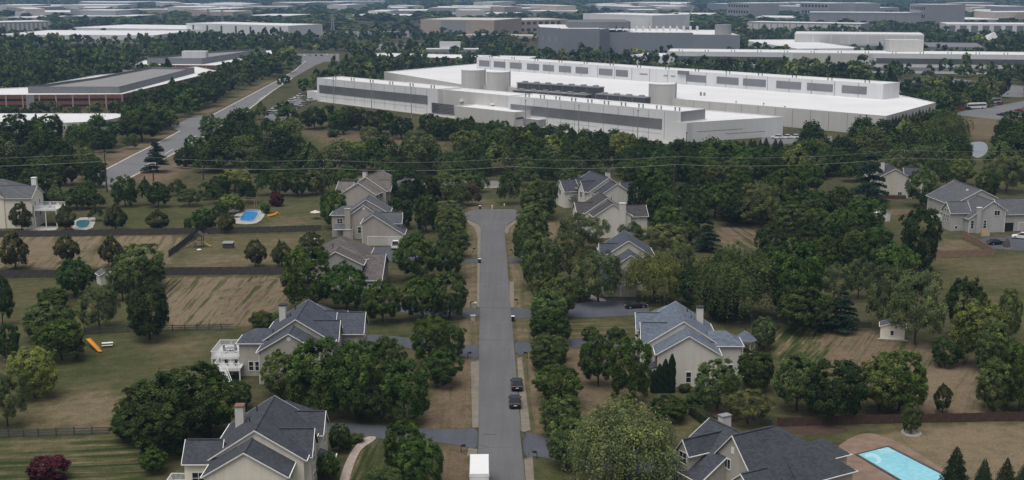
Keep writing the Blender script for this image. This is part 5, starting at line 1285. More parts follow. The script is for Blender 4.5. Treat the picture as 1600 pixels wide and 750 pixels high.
h.vents(A_, B_, 14, 14, 3); q = G2(1421, 82, 14); h.box('plant_room', 'dc_beige', q.x - 13, q.x + 13, q.y + 8, q.y + 24, 13, 23)
far_hall('low white shed before the blue-grey block', (983, 86), (1046, 88), 9, 40)
far_hall('low white building right of the blue-grey block'.replace('right of', 'adjoining'), (1157, 62), (1246, 76), 10, 60)
# blue-grey block, stepped frontage
BG = Hall('big windowless blue-grey block with stepped frontage', 110, 1130, 'data_hall')
z = 27.
pts = [(843, 40), (876, 41.5), (937, 43.5), (952, 46), (1083, 53.5), (1157, 53)]
W_ = [Vector(((q[0] - 800) / pxm(0, y, z), y)) for q, y in zip(pts, (1120, 1092, 1092, 1110, 1100, 1086))]
for (i, zz) in ((0, 27.4), (1, 27.1), (2, 26.6), (3, 23.2), (4, 21.8)):
    a_, b_ = W_[i], W_[i + 1]; BG.block([a_, b_, Vector((b_.x, 1190 + i * 3)), Vector((a_.x, 1190 + i * 3))], zz, wall='blue_grey')
BG.block([Vector((50, 1120)), Vector((105, 1120)), Vector((105, 1180)), Vector((50, 1180))], 32, z0=26, wall='slate_screen', roof='slate_screen', cope='slate_screen')
for k in range(3): BG.panel(W_[0], W_[1], .12 + k * .3, .22 + k * .3, 16, 20, 'dc_end', 'window', .1)
MB().cyl((185 - 110, 1108 - 1130), 7.2, 20, 30, 32).build('roof_tank', 'dc_end', BG.root)
for k in range(13): BG.box('roof_frame', 'dc_roof', 92 + k * 6, 93 + k * 6, 1120, 1128, 24, 28)
c0_ = g(1083, 60); t = thing('crane', (150, 1200, 0), 'thin crane boom rising behind the blue-grey block', 'crane')
MB().beam((0, 0, 0), (22, 0, 44), 1.2).build('boom', 'grey_metal', t); MB().beam((22, 0, 44), (10, 0, 47), .8).build('jib', 'grey_metal', t); MB().box(-5, 3, -2, 2, 0, 4).build('carrier', 'grey_metal', t)
far_hall('brown-walled low building with white roof behind the flat hall', (556, 87), (815, 93), 7, 45, wall='brick_dim', panels=(12, 2, 5, .5), pmat='taupe')
q = G2(703, 80, 7); h = Hall('white plant box on the brown-walled low building', q.x, q.y, 'plant_box'); h.block([(q.x - 9, q.y), (q.x + 9, q.y), (q.x + 9, q.y + 9), (q.x - 9, q.y + 9)], 15, z0=6.4); h.block([(q.x - 25, q.y - 4), (q.x + 25, q.y - 4), (q.x + 25, q.y + 14), (q.x - 25, q.y + 14)], 9, z0=6.3, wall='dc_end')
far_hall('tan office block with pale windows and brown left bay'.replace('left bay', 'end bay'), (657, 30), (772, 31.5), 20, 90, wall='taupe', roof='taupe_roof', bands=((.28, .62, 0, 19, 'dc_end'),), win=(7, 2, .30, .6), name='office_block')
far_hall('tan flat block next to the tan office block', (780, 32), (888, 30), 17, 80, wall='taupe', roof='taupe_roof', win=(8, 2, .2, .9), name='office_block')
far_hall('low brown parking deck before the tan blocks', (712, 55), (842, 57), 6, 50, wall='brick_dim', roof='taupe', bands=((.0, 1, 3.6, 5.6, 'taupe'),), name='parking_deck')
far_hall('white stepped office block behind the blue-grey block', (911, 21), (1019, 24), 26, 70, bands=((.1, .96, 9, 22, 'dc_roof'),), win=(12, 1, .55, .97), name='office_block')
far_hall('white hall with tall dark bays beyond the brick offices', (291, 36), (450, 40), 17, 60, panels=(7, 0, 15, .12), pmat='dark_equip')
far_hall('broad flat white hall beyond the brick offices', (-10, 54), (240, 55), 9, 130, bands=((.03, .97, 0, 4, 'taupe'),), panels=(9, 1.5, 4.8, .35), pmat='dark_equip')
far_hall('long low grey-white hall behind the broad flat hall', (106, 43), (325, 46), 10, 120, bands=((0, 1, 0, 5, 'dc_end'),), panels=(12, .5, 4.6, .3), pmat='dark_equip')
far_hall('pale ribbed hall at the wood edge', (-20, 35), (80, 33), 16, 60, wall='dc_end', panels=(14, 2, 14, .5), pmat='dc_beige')
far_hall('white hall with rounded screens beyond the long band hall', (1242, 52), (1444, 54), 18, 50, panels=(7, 6, 17, .94), pmat='dc_beige', bands=((0, 1, 3, 6, 'taupe'),))
far_hall('long pale hall behind the white screened hall', (1167, 34), (1346, 37), 14, 40, wall='dc_end', panels=(18, 2, 12, .8), pmat='dc_beige')
far_hall('long grey hall with rail yard masts before it', (1265, 19), (1446, 20), 22, 50, wall='blue_grey', panels=(12, 4, 18, .9), pmat='dc_end')
far_hall('white columned hall with deep porch', (1479, 37), (1640, 38), 16, 60, panels=(9, 0, 14, .6), pmat='slate_screen')
for i, (a_, b_, zt, lb) in enumerate((((1250, 4), (1296, 5), 30, 'pale far office block with flat top beside its smaller twin'), ((1302, 4), (1326, 5), 28, 'small pale far office block next to the flat-topped one'), ((1422, 6), (1448, 7), 34, 'grey far tower block standing in the wood'), ((1136, 4), (1172, 5), 30, 'pale far block with blue glass wing'),
        ((1200, 9), (1250, 10), 18, 'long white far shed before the flat-topped block'), ((1540, 9), (1566, 10), 20, 'small white far block beyond the columned hall'), ((1575, 22), (1640, 23), 14, 'flat grey far hall past the columned hall'), ((1105, 5), (1136, 6), 22, 'dark blue far glass wing'))):
    far_hall(lb, a_, b_, zt, 60, wall='dc_end' if i != 7 else 'blue_grey', name='far_block', win=(8, 3, .05, .95) if i in (0, 1, 2, 3) else None)
far_hall('slate-roofed low complex before the white screened hall', (1310, 71), (1540, 74), 9, 90, wall='slate_screen', roof='slate_screen', cope='slate_screen', panels=(10, 2, 6, .4), pmat='dc_end')
t = thing('storage_dome', (*G2(1550, 68), 0), 'white sail-shaped dome tent past the slate complex', 'tent')
MB().add([(-10, 0, 0), (10, 0, 0), (6, 8, 0), (-6, 8, 0), (3, 3, 13), (-8, 3, 8)], [(0, 1, 4, 5), (1, 2, 4), (2, 3, 5, 4), (3, 0, 5)]).build('canopy', 'dc_roof', t); MB().tube([(3, 3, 0), (3, 3, 13)], .3, 6).build('mast', 'grey_metal', t)
# many small pale sheds scattered through the far woods
for i, (x0_, x1_, y_, zt, lb) in enumerate(((0, 60, 27, 9, 'flat pale shed at the wood edge before the ribbed hall'), (1180, 1240, 27, 10, 'flat pale shed behind the round roof tank'), (1470, 1600, 30, 9, 'long flat pale shed behind the columned hall'), (700, 800, 21, 9, 'long flat pale shed behind the tan office block'),
        (1040, 1110, 22, 10, 'flat pale shed behind the blue-grey block'), (540, 640, 24, 8, 'long low pale shed above the pale far lot'), (1340, 1420, 27, 9, 'flat pale shed between the far grey halls'), (100, 200, 25, 9, 'long low pale shed behind the grey-white hall'), (380, 450, 24, 9, 'low pale shed behind the white bayed hall'), (820, 900, 17, 10, 'low pale shed past the tan flat block'))):
    far_hall(lb, (x0_, y_), (x1_, y_ + .5), zt, 110, wall='dc_end', name='warehouse', panels=(10, 1, zt * .6, .4), pmat='dark_equip')
rng = random.Random(11); k = 0
spots = [(20, 8, 60), (90, 9, 50), (150, 3, 40), (190, 3, 44), (235, 15, 70), (270, 4, 30), (330, 13, 60), (405, 10, 90), (455, 4, 50), (500, 3, 60), (560, 2, 80), (625, 12, 26), (650, 9, 24), (690, 12, 40), (755, 3, 30), (775, 10, 26), (845, 8, 40), (885, 9, 30), (930, 6, 30), (975, 4, 24), (1010, 11, 30), (1060, 6, 26), (1390, 12, 30), (1490, 4, 24), (1510, 12, 20), (350, 4, 46), (120, 13, 36), (55, 14, 30), (740, 16, 36), (590, 17, 30)] + [(rng.uniform(0, 1600), rng.uniform(2.5, 19), rng.uniform(26, 90)) for _ in range(34)]
for (x, y, w) in spots:
    zt = rng.uniform(13, 19); k += 1
    h, _, _ = far_hall('tiny white shed roof far off in the woods', (x - w / 2, y), (x + w / 2, y + rng.uniform(-.4, .4)), zt, rng.uniform(60, 140), wall=rng.choice(['dc_end', 'dc_beige', 'taupe']), name='far_shed'); h.root['group'] = 'tiny pale sheds far off in the woods'
# lattice pylons and slim far masts
def pylon(px, by, ty, label):
    p = g(px, by); s_ = pxm(p[0], p[1]); h = min((by - ty) / s_, 66); t = thing('lattice_pylon', (p[0], p[1], 0), label, 'pylon'); w = h * .09
    mb = MB()
    for sx in (-1, 1):
        for sy in (-1, 1): mb.beam((sx * w, sy * w, 0), (sx * w * .25, sy * w * .25, h), .5)
    for i in range(8):
        z0, z1 = h * i / 8, h * (i + 1) / 8; a_, b_ = w * (1 - .75 * i / 8), w * (1 - .75 * (i + 1) / 8)
        for sy in (-1, 1): mb.beam((-a_, sy * a_, z0), (b_, sy * b_, z1), .3).beam((a_, sy * a_, z0), (-b_, sy * b_, z1), .3)
    mb.build('tower', 'grey_metal', t)
    for f in (.7, .82, .94): MB().box(-w * 1.6, w * 1.6, -.3, .3, h * f, h * f + .5).build('crossarm', 'grey_metal', t)
pylon(253, 42, 20, 'lattice pylon above the wood beyond the white bayed hall'); pylon(520, 53, 22, 'lattice pylon by the pale far lot'); pylon(348, 42, 16, 'thin lattice pylon behind the white bayed hall'); pylon(326, 38, 14, 'thin lattice pylon in the wood edge behind the white bayed hall')
for px_, by, ty in ((1362, 50, 20), (1395, 52, 24), (1566, 38, 24)): mast(px_, by, ty, 'tall thin mast in the far yard', 'tall thin masts in the far yards')
# ------------------------------------------------------------------ trees
def leaf_arrays(P, N, S, rng, elong=.62):
    """rhombic leaf faces at P with normals N and half-length S -> vertex array (4 per leaf)"""
    n = len(P); N = N / np.linalg.norm(N, axis=1, keepdims=True)
    R = rng.normal(size=(n, 3)); T = np.cross(N, R); T /= np.linalg.norm(T, axis=1, keepdims=True); B = np.cross(N, T)
    a = T * S[:, None]; b_ = B * (S * elong)[:, None]; bend = N * (S * .25)[:, None]
    return np.stack([P + a - bend, P + b_, P - a - bend, P - b_], 1).reshape(-1, 3)
def leaf_mesh(name, V, lv, mat, tint=None):
    n = len(V) // 4; me = bpy.data.meshes.new(name)
    me.vertices.add(len(V)); me.vertices.foreach_set('co', V.astype(np.float32).ravel())
    me.loops.add(4 * n); me.loops.foreach_set('vertex_index', np.arange(4 * n, dtype=np.int32))
    me.polygons.add(n); me.polygons.foreach_set('loop_start', np.arange(0, 4 * n, 4, dtype=np.int32)); me.polygons.foreach_set('loop_total', np.full(n, 4, np.int32))
    me.update(calc_edges=True); a = me.attributes.new('leafv', 'FLOAT', 'FACE'); a.data.foreach_set('value', lv.astype(np.float32))
    if tint is not None:
        c = np.ones((n, 4), np.float32); c[:, :3] = tint; a = me.attributes.new('tint', 'FLOAT_COLOR', 'FACE'); a.data.foreach_set('color', c.ravel())
    me.materials.append(MATS[mat]); return me
def unit(n, rng):
    d = rng.normal(size=(n, 3)); return d / np.linalg.norm(d, axis=1, keepdims=True)
def clump_crown(rng, n, K, cz, hz, hw, rc, size, up=.25, bulge=.16, hollow=.55, flat=1.0, lowcut=-.75):
    """leaf clumps over an uneven envelope: returns P, N, S, leafv"""
    D = unit(K * 3, rng); D = D[D[:, 2] > lowcut][:K]; K = len(D)
    ph = rng.uniform(0, 6.28, 4); lump = 1 + bulge * (np.sin(2.3 * np.arctan2(D[:, 1], D[:, 0]) + ph[0]) * .6 + np.sin(4.1 * D[:, 2] + ph[1]) * .5 + np.sin(3.7 * np.arctan2(D[:, 1], D[:, 0]) + 2 * D[:, 2] + ph[2]) * .6)
    rad = rng.uniform(hollow, 1.0, K) ** .6 * lump
    C = D * rad[:, None] * np.array([hw, hw, hz]) * .86; C[:, 2] += cz
    R = rng.uniform(*rc, K); ci = rng.choice(K, n, p=R ** 2 / (R ** 2).sum()); d = unit(n, rng)
    out = C[ci] - np.array([0, 0, cz]); out /= np.linalg.norm(out, axis=1, keepdims=True) + 1e-6
    d = d + out * .75 + np.array([0, 0, up]); d /= np.linalg.norm(d, axis=1, keepdims=True)
    rr = R[ci] * rng.uniform(.5, 1.15, n) * np.where(rng.uniform(0, 1, n) < .12, rng.uniform(1.0, 1.6, n), 1.0)
    P = C[ci] + d * rr[:, None] * np.array([1, 1, flat]); N = d + rng.normal(size=(n, 3)) * .55 + np.array([0, 0, .35])
    tone = rng.normal(0, .19, K); lv = np.clip(.45 + tone[ci] + rng.normal(0, .14, n), 0, 1)
    return P, N, size * rng.uniform(.7, 1.35, n), lv
def trunk_mesh(name, rng, top=.6, r=.022, limbs=7, spread=.30, base=.16):
    mb = MB(); j = rng.uniform(-.02, .02, 6)
    mb.tube([(0, 0, -.01), (j[0], j[1], base), (j[2], j[3], top * .6), (j[4], j[5], top)], [r * 1.35, r, r * .7, r * .3], 7)
    for i in range(limbs):
        an = 2 * math.pi * i / limbs + rng.uniform(-.4, .4); z0 = rng.uniform(base * .9, top * .75); L_ = spread * rng.uniform(.6, 1.1); z1 = z0 + rng.uniform(.12, .28)
        mb.tube([(0, 0, z0), (math.cos(an) * L_ * .5, math.sin(an) * L_ * .5, z0 + (z1 - z0) * .45), (math.cos(an) * L_, math.sin(an) * L_, z1)], [r * .5, r * .35, r * .12], 5, cap=False)
    o = mb.build(name, 'bark'); me = o.data; bpy.data.objects.remove(o); return me
LIB = {}
def lib(kind, crown, trunk): LIB.setdefault(kind, []).append((crown, trunk))
nr = np.random.default_rng
for s in range(6):                                      # broad rounded shade trees
    r_ = nr(100 + s); P, N, S, lv = clump_crown(r_, 24000, 210 + 20 * s, .53, .48, .50, (.035, .092 - .004 * s), .0152, bulge=.10 + .03 * s, hollow=.66, up=.45, lowcut=-.85)
    lib('b', leaf_mesh('crown', leaf_arrays(P, N, S, r_), lv, 'leaves'), trunk_mesh('trunk', r_))
for s in range(3):                                      # thin, wispy crowns
    r_ = nr(200 + s); P, N, S, lv = clump_crown(r_, 15000, 150, .54, .46, .52, (.045, .10), .0150, bulge=.16, hollow=.55, up=.3)
    lib('o', leaf_mesh('crown', leaf_arrays(P, N, S, r_, .5), lv, 'leaves'), trunk_mesh('trunk', r_, .7, .018, 10))
for s in range(3):                                      # upright oval crowns
    r_ = nr(300 + s); P, N, S, lv = clump_crown(r_, 10000, 90, .53, .46, .50, (.07, .13), .026, bulge=.10, up=.5, lowcut=-.95)
    k = np.clip((P[:, 2] - .45) / .55, 0, 1); P[:, :2] *= (1 - .45 * k ** 1.6)[:, None]
    lib('p', leaf_mesh('crown', leaf_arrays(P, N, S, r_), lv, 'leaves'), trunk_mesh('trunk', r_, .7, .026, 6, .25, .1))
for s in range(3):                                      # dark cypress / spruce cones
    r_ = nr(400 + s); n = 9000; z = 1 - np.sqrt(r_.uniform(0, 1, n)); z = .04 + .96 * z; an = r_.uniform(0, 6.283, n)
    lay = np.sin(z * 46 + 2 * np.sin(an * 3 + s)) * .14 + np.sin(an * 5 + z * 17) * .13 + np.sin(an * 2 + s * 2 + z * 5) * .16
    rad = .5 * (1 - z) ** .66 * (1 + lay) * r_.uniform(.55, 1.08, n)
    P = np.stack([rad * np.cos(an), rad * np.sin(an), z - rad * .12], 1); N = np.stack([np.cos(an), np.sin(an), np.full(n, .5)], 1) + r_.normal(size=(n, 3)) * .5
    lib('c', leaf_mesh('crown', leaf_arrays(P, N, .022 * r_.uniform(.6, 1.4, n), r_, .5), np.clip(.45 + r_.normal(0, .16, n), 0, 1), 'leaves'), trunk_mesh('trunk', r_, .8, .02, 0, .1, .1))
for s in range(2):                                      # weeping willows: hanging strands
    r_ = nr(500 + s); st = 900; D = unit(st * 2, r_); D = D[D[:, 2] > -.1][:st]; st = len(D)
    az = np.arctan2(D[:, 1], D[:, 0]); lump = .92 + .20 * np.sin(3 * az + s * 2) + .16 * np.sin(5 * az + 4 * D[:, 2] + s) + .12 * np.sin(9 * D[:, 2] + 2 * az) + r_.normal(0, .09, st)
    top = D * np.array([.42, .42, .40]) * (lump * r_.uniform(.55, 1, st) ** .5)[:, None] + np.array([0, 0, .58]); m_ = 30
    ln = r_.uniform(.12, .5, st) * (1.15 - .6 * np.clip(D[:, 2], 0, 1)); ti = np.repeat(np.arange(st), m_); f = np.tile(np.linspace(0, 1, m_), st)
    out = D[ti].copy(); out[:, 2] = 0
    P = top[ti] + out * (.10 * np.sqrt(f))[:, None]; P[:, 2] -= ln[ti] * f ** 1.3; P[:, 2] = np.maximum(P[:, 2], .03); P += r_.normal(0, .010, P.shape)
    N = out + r_.normal(size=P.shape) * .6 + np.array([0, 0, .5]) * (1 - f)[:, None]; tn = r_.normal(0, .13, st)
    P2, N2, S2, lv2 = clump_crown(r_, 5000, 70, .56, .32, .42, (.06, .11), .012, hollow=.3)
    V = np.concatenate([leaf_arrays(P, N, .013 * r_.uniform(.7, 1.4, len(P)), r_, .40), leaf_arrays(P2, N2, S2, r_)])
    lib('w', leaf_mesh('crown', V, np.concatenate([np.clip(.48 + tn[ti] * .8 + .10 * (1 - f) + r_.normal(0, .07, len(P)), 0, 1), lv2]), 'leaves'), trunk_mesh('trunk', r_, .75, .03, 11, .36, .18))
for s in range(3):                                      # low shrubs
    r_ = nr(600 + s); P, N, S, lv = clump_crown(r_, 6000, 60, .46, .50, .48, (.09, .17), .034, bulge=.14, lowcut=-.9); P[:, 2] = np.abs(P[:, 2]) + .01
    lib('s', leaf_mesh('crown', leaf_arrays(P, N, S, r_), lv, 'leaves'), trunk_mesh('trunk', r_, .6, .03, 6, .3, .05))
for s in range(2):                                      # layered cedar
    r_ = nr(700 + s); n = 13000; K = 46; zc = np.sort(r_.uniform(.10, .97, K)); an0 = r_.uniform(0, 6.283, K); ci = r_.integers(0, K, n)
    L_ = .5 * (1 - zc[ci]) ** .62 * r_.uniform(.15, 1.05, n) + .03; an = an0[ci] + r_.normal(0, .33, n) / (L_ * 3 + .6)
    P = np.stack([L_ * np.cos(an), L_ * np.sin(an), zc[ci] - L_ * .16 + r_.normal(0, .012, n)], 1); N = r_.normal(size=(n, 3)) * .5 + np.array([0, 0, 1.])
    lib('d', leaf_mesh('crown', leaf_arrays(P, N, .021 * r_.uniform(.7, 1.3, n), r_, .5), np.clip(.45 + r_.normal(0, .17, n), 0, 1), 'leaves'), trunk_mesh('trunk', r_, .92, .024, 8, .25, .1))
for s in range(2):                                      # slim columns
    r_ = nr(800 + s); n = 5000; z = r_.uniform(.02, 1, n); an = r_.uniform(0, 6.283, n); rad = .5 * np.minimum(1, (1.03 - z) * 3.2) ** .6 * (1 + .14 * np.sin(an * 4 + z * 22)) * r_.uniform(.7, 1.05, n)
    P = np.stack([rad * np.cos(an), rad * np.sin(an), z], 1); N = np.stack([np.cos(an), np.sin(an), np.full(n, .6)], 1) + r_.normal(size=(n, 3)) * .4
    lib('a', leaf_mesh('crown', leaf_arrays(P, N, .05 * r_.uniform(.6, 1.3, n), r_, .5), np.clip(.45 + r_.normal(0, .15, n), 0, 1), 'leaves'), trunk_mesh('trunk', r_, .8, .04, 0, .1, .1))

TONES = {'b': (0.058, 0.092, 0.027), 'g': (0.07, 0.114, 0.03), 'k': (0.044, 0.066, 0.024), 'm': (0.092, 0.12, 0.045), 'l': (0.15, 0.178, 0.056), 'o': (0.112, 0.13, 0.06), 'p': (0.07, 0.076, 0.036), 'c': (0.033, 0.052, 0.027), 'w': (0.138, 0.160, 0.072), 'v': (0.112, 0.136, 0.052), 'r': (0.075, 0.022, 0.032), 's': (0.068, 0.094, 0.032), 'd': (0.04, 0.062, 0.042), 'a': (0.028, 0.05, 0.022), 'y': (0.155, 0.178, 0.052), 'f': (0.09, 0.12, 0.06), 'n': (0.11, 0.092, 0.062)}
MESH = {'b': 'b', 'g': 'b', 'k': 'b', 'm': 'b', 'l': 'b', 'o': 'o', 'p': 'p', 'c': 'c', 'w': 'w', 'v': 'w', 'r': 's', 's': 's', 'd': 'd', 'a': 'a', 'y': 'p', 'f': 'b', 'n': 'o'}
ADJ = {'b': 'dark green round broadleaf tree', 'g': 'bright green full broadleaf tree', 'k': 'very dark dense broadleaf tree', 'm': 'mid green soft-crowned tree', 'l': 'light green round tree', 'o': 'pale olive wispy tree', 'p': 'dull upright oval tree', 'c': 'dark pointed cypress',
       'w': 'pale weeping willow', 'v': 'mid green weeping willow', 'r': 'dark red-leaved shrub', 's': 'low rounded green shrub', 'd': 'dark blue-green layered cedar', 'a': 'slim dark columnar evergreen', 'y': 'yellow-green pointed pear tree', 'f': 'white-flowering rounded tree', 'n': 'thin brownish small tree'}
TN = {'s': 'shrub', 'r': 'shrub', 'a': 'columnar_evergreen', 'c': 'cypress_tree', 'd': 'cedar_tree', 'w': 'willow_tree', 'v': 'willow_tree', 'p': 'oval_tree', 'y': 'pear_tree'}
ZONES = [((590, 745, 430, 800), 'on the street verge', 'the box truck', (745, 745)), ((590, 745, 330, 430), 'on the verge', 'the white pickup', (619, 386)), ((810, 905, 262, 420), 'on the verge', 'the white marker post', (769, 327)),
         ((810, 905, 420, 800), 'on the street verge', 'the rear black SUV', (805, 633)), ((905, 1075, 500, 700), 'in the front yard', 'the blue-roofed house', (1040, 600)), ((1075, 1215, 500, 700), 'behind the blue-roofed house', 'the gazebo', (1157, 549)),
         ((905, 1230, 345, 500), 'by the half-hidden house', 'the shaded black car', (993, 481)), ((1215, 1345, 500, 690), 'along the brown fence', 'the stone tree ring', (1424, 677)), ((1345, 1640, 535, 700), 'at the bare yard', 'the stone tree ring', (1424, 677)), ((1345, 1640, 395, 540), 'on the open lawn', 'the cream garden shed', (1394, 530)),
         ((1215, 1345, 345, 530), 'in the dark stand', 'the cream garden shed', (1394, 530)), ((1345, 1640, 262, 395), 'by the far houses', 'the small white shed', (1384, 346)), ((880, 1345, 255, 348), 'in the dense wood', 'the brick front', (940, 320)),
         ((480, 1225, 160, 256), 'before the long white hall', 'its annex', (700, 205)), ((1225, 1640, 150, 262), 'on the slope', 'the pond', (1528, 235)), ((0, 480, 100, 262), 'by the offices', 'the wide road bend', (270, 205)), ((-80, 400, 262, 330), 'in the thicket', 'the tall roadside pole', (168, 297)),
         ((400, 520, 255, 330), 'in the hedgerow', 'the wooden pergola', (386, 323)), ((520, 820, 255, 345), 'in the grove', 'the turning head', (770, 330)), ((-80, 520, 330, 372), 'in the pool yards', 'the bright blue pool', (390, 340)), ((-80, 520, 372, 430), 'between the long fences', 'the wooden playset', (311, 386)),
         ((-80, 300, 430, 540), 'beside the striped field', 'the pale shed', (168, 445)), ((-80, 200, 540, 690), 'on the olive lawn', 'the orange slide', (147, 545)), ((200, 420, 560, 760), 'in the dark clump', 'the red-brown chimney', (390, 660)), ((420, 600, 380, 510), 'by the brown-roofed house', 'the striped field', (350, 470)),
         ((400, 600, 505, 660), 'before the beige house', 'the white deck', (350, 570)), ((480, 660, 655, 800), 'on the lawn', 'the curved paver walk', (550, 710)), ((900, 1100, 690, 800), 'on the drive side', 'the white dormer window', (1075, 720)), ((1100, 1640, 690, 800), 'in the yard', 'the rectangular pool', (1400, 725)), ((-80, 260, 690, 800), 'on the mown lawn', 'the black wire fence', (90, 680))]
def zone(x, y):
    for (x0, x1, y0, y1), s, lm, lp in ZONES:
        if x0 <= x < x1 and y0 <= y < y1: return s, lm, g(*lp)
    return 'among the houses', 'the turning head', g(770, 330)
trng = random.Random(3); n_tree = [0]; BASES = []
SPECS = []
def plant(kind, bx, by, ty, w, label=None, group=None):
    x, y, _ = g(bx, by); lo, hi = .3, 40.
    for _ in range(40):
        mid = (lo + hi) / 2
        if proj(x, y, mid)[1] > ty: lo = mid
        else: hi = mid
    h = lo * 1.04; W = 1.08 * w / pxm(x, y, h * .5); SPECS.append([kind, x, y, h, W, label, group, zone(bx, by), w]); BASES.append((x, y, W))
def place(kind, x, y, h, W, label, group):
    cm, tm = trng.choice(LIB[MESH[kind]]); nm = TN.get(kind, 'broadleaf_tree')
    t = thing(nm, (x, y, -.02), label, 'shrub' if kind in 'sr' else 'tree', group, trng.uniform(0, 6.28))
    t.scale = (W, W, h)
    c = bpy.data.objects.new('crown', cm); k = bpy.data.objects.new('trunk', tm)
    j = trng.uniform(.78, 1.28); base = TONES[kind]; q = trng.uniform(-.12, .08)
    c.color = (base[0] * j * (1 + q), base[1] * j, base[2] * j * (1 - q * .5), 1)
    for o in (c, k): col.objects.link(o); o.parent = t
    n_tree[0] += 1
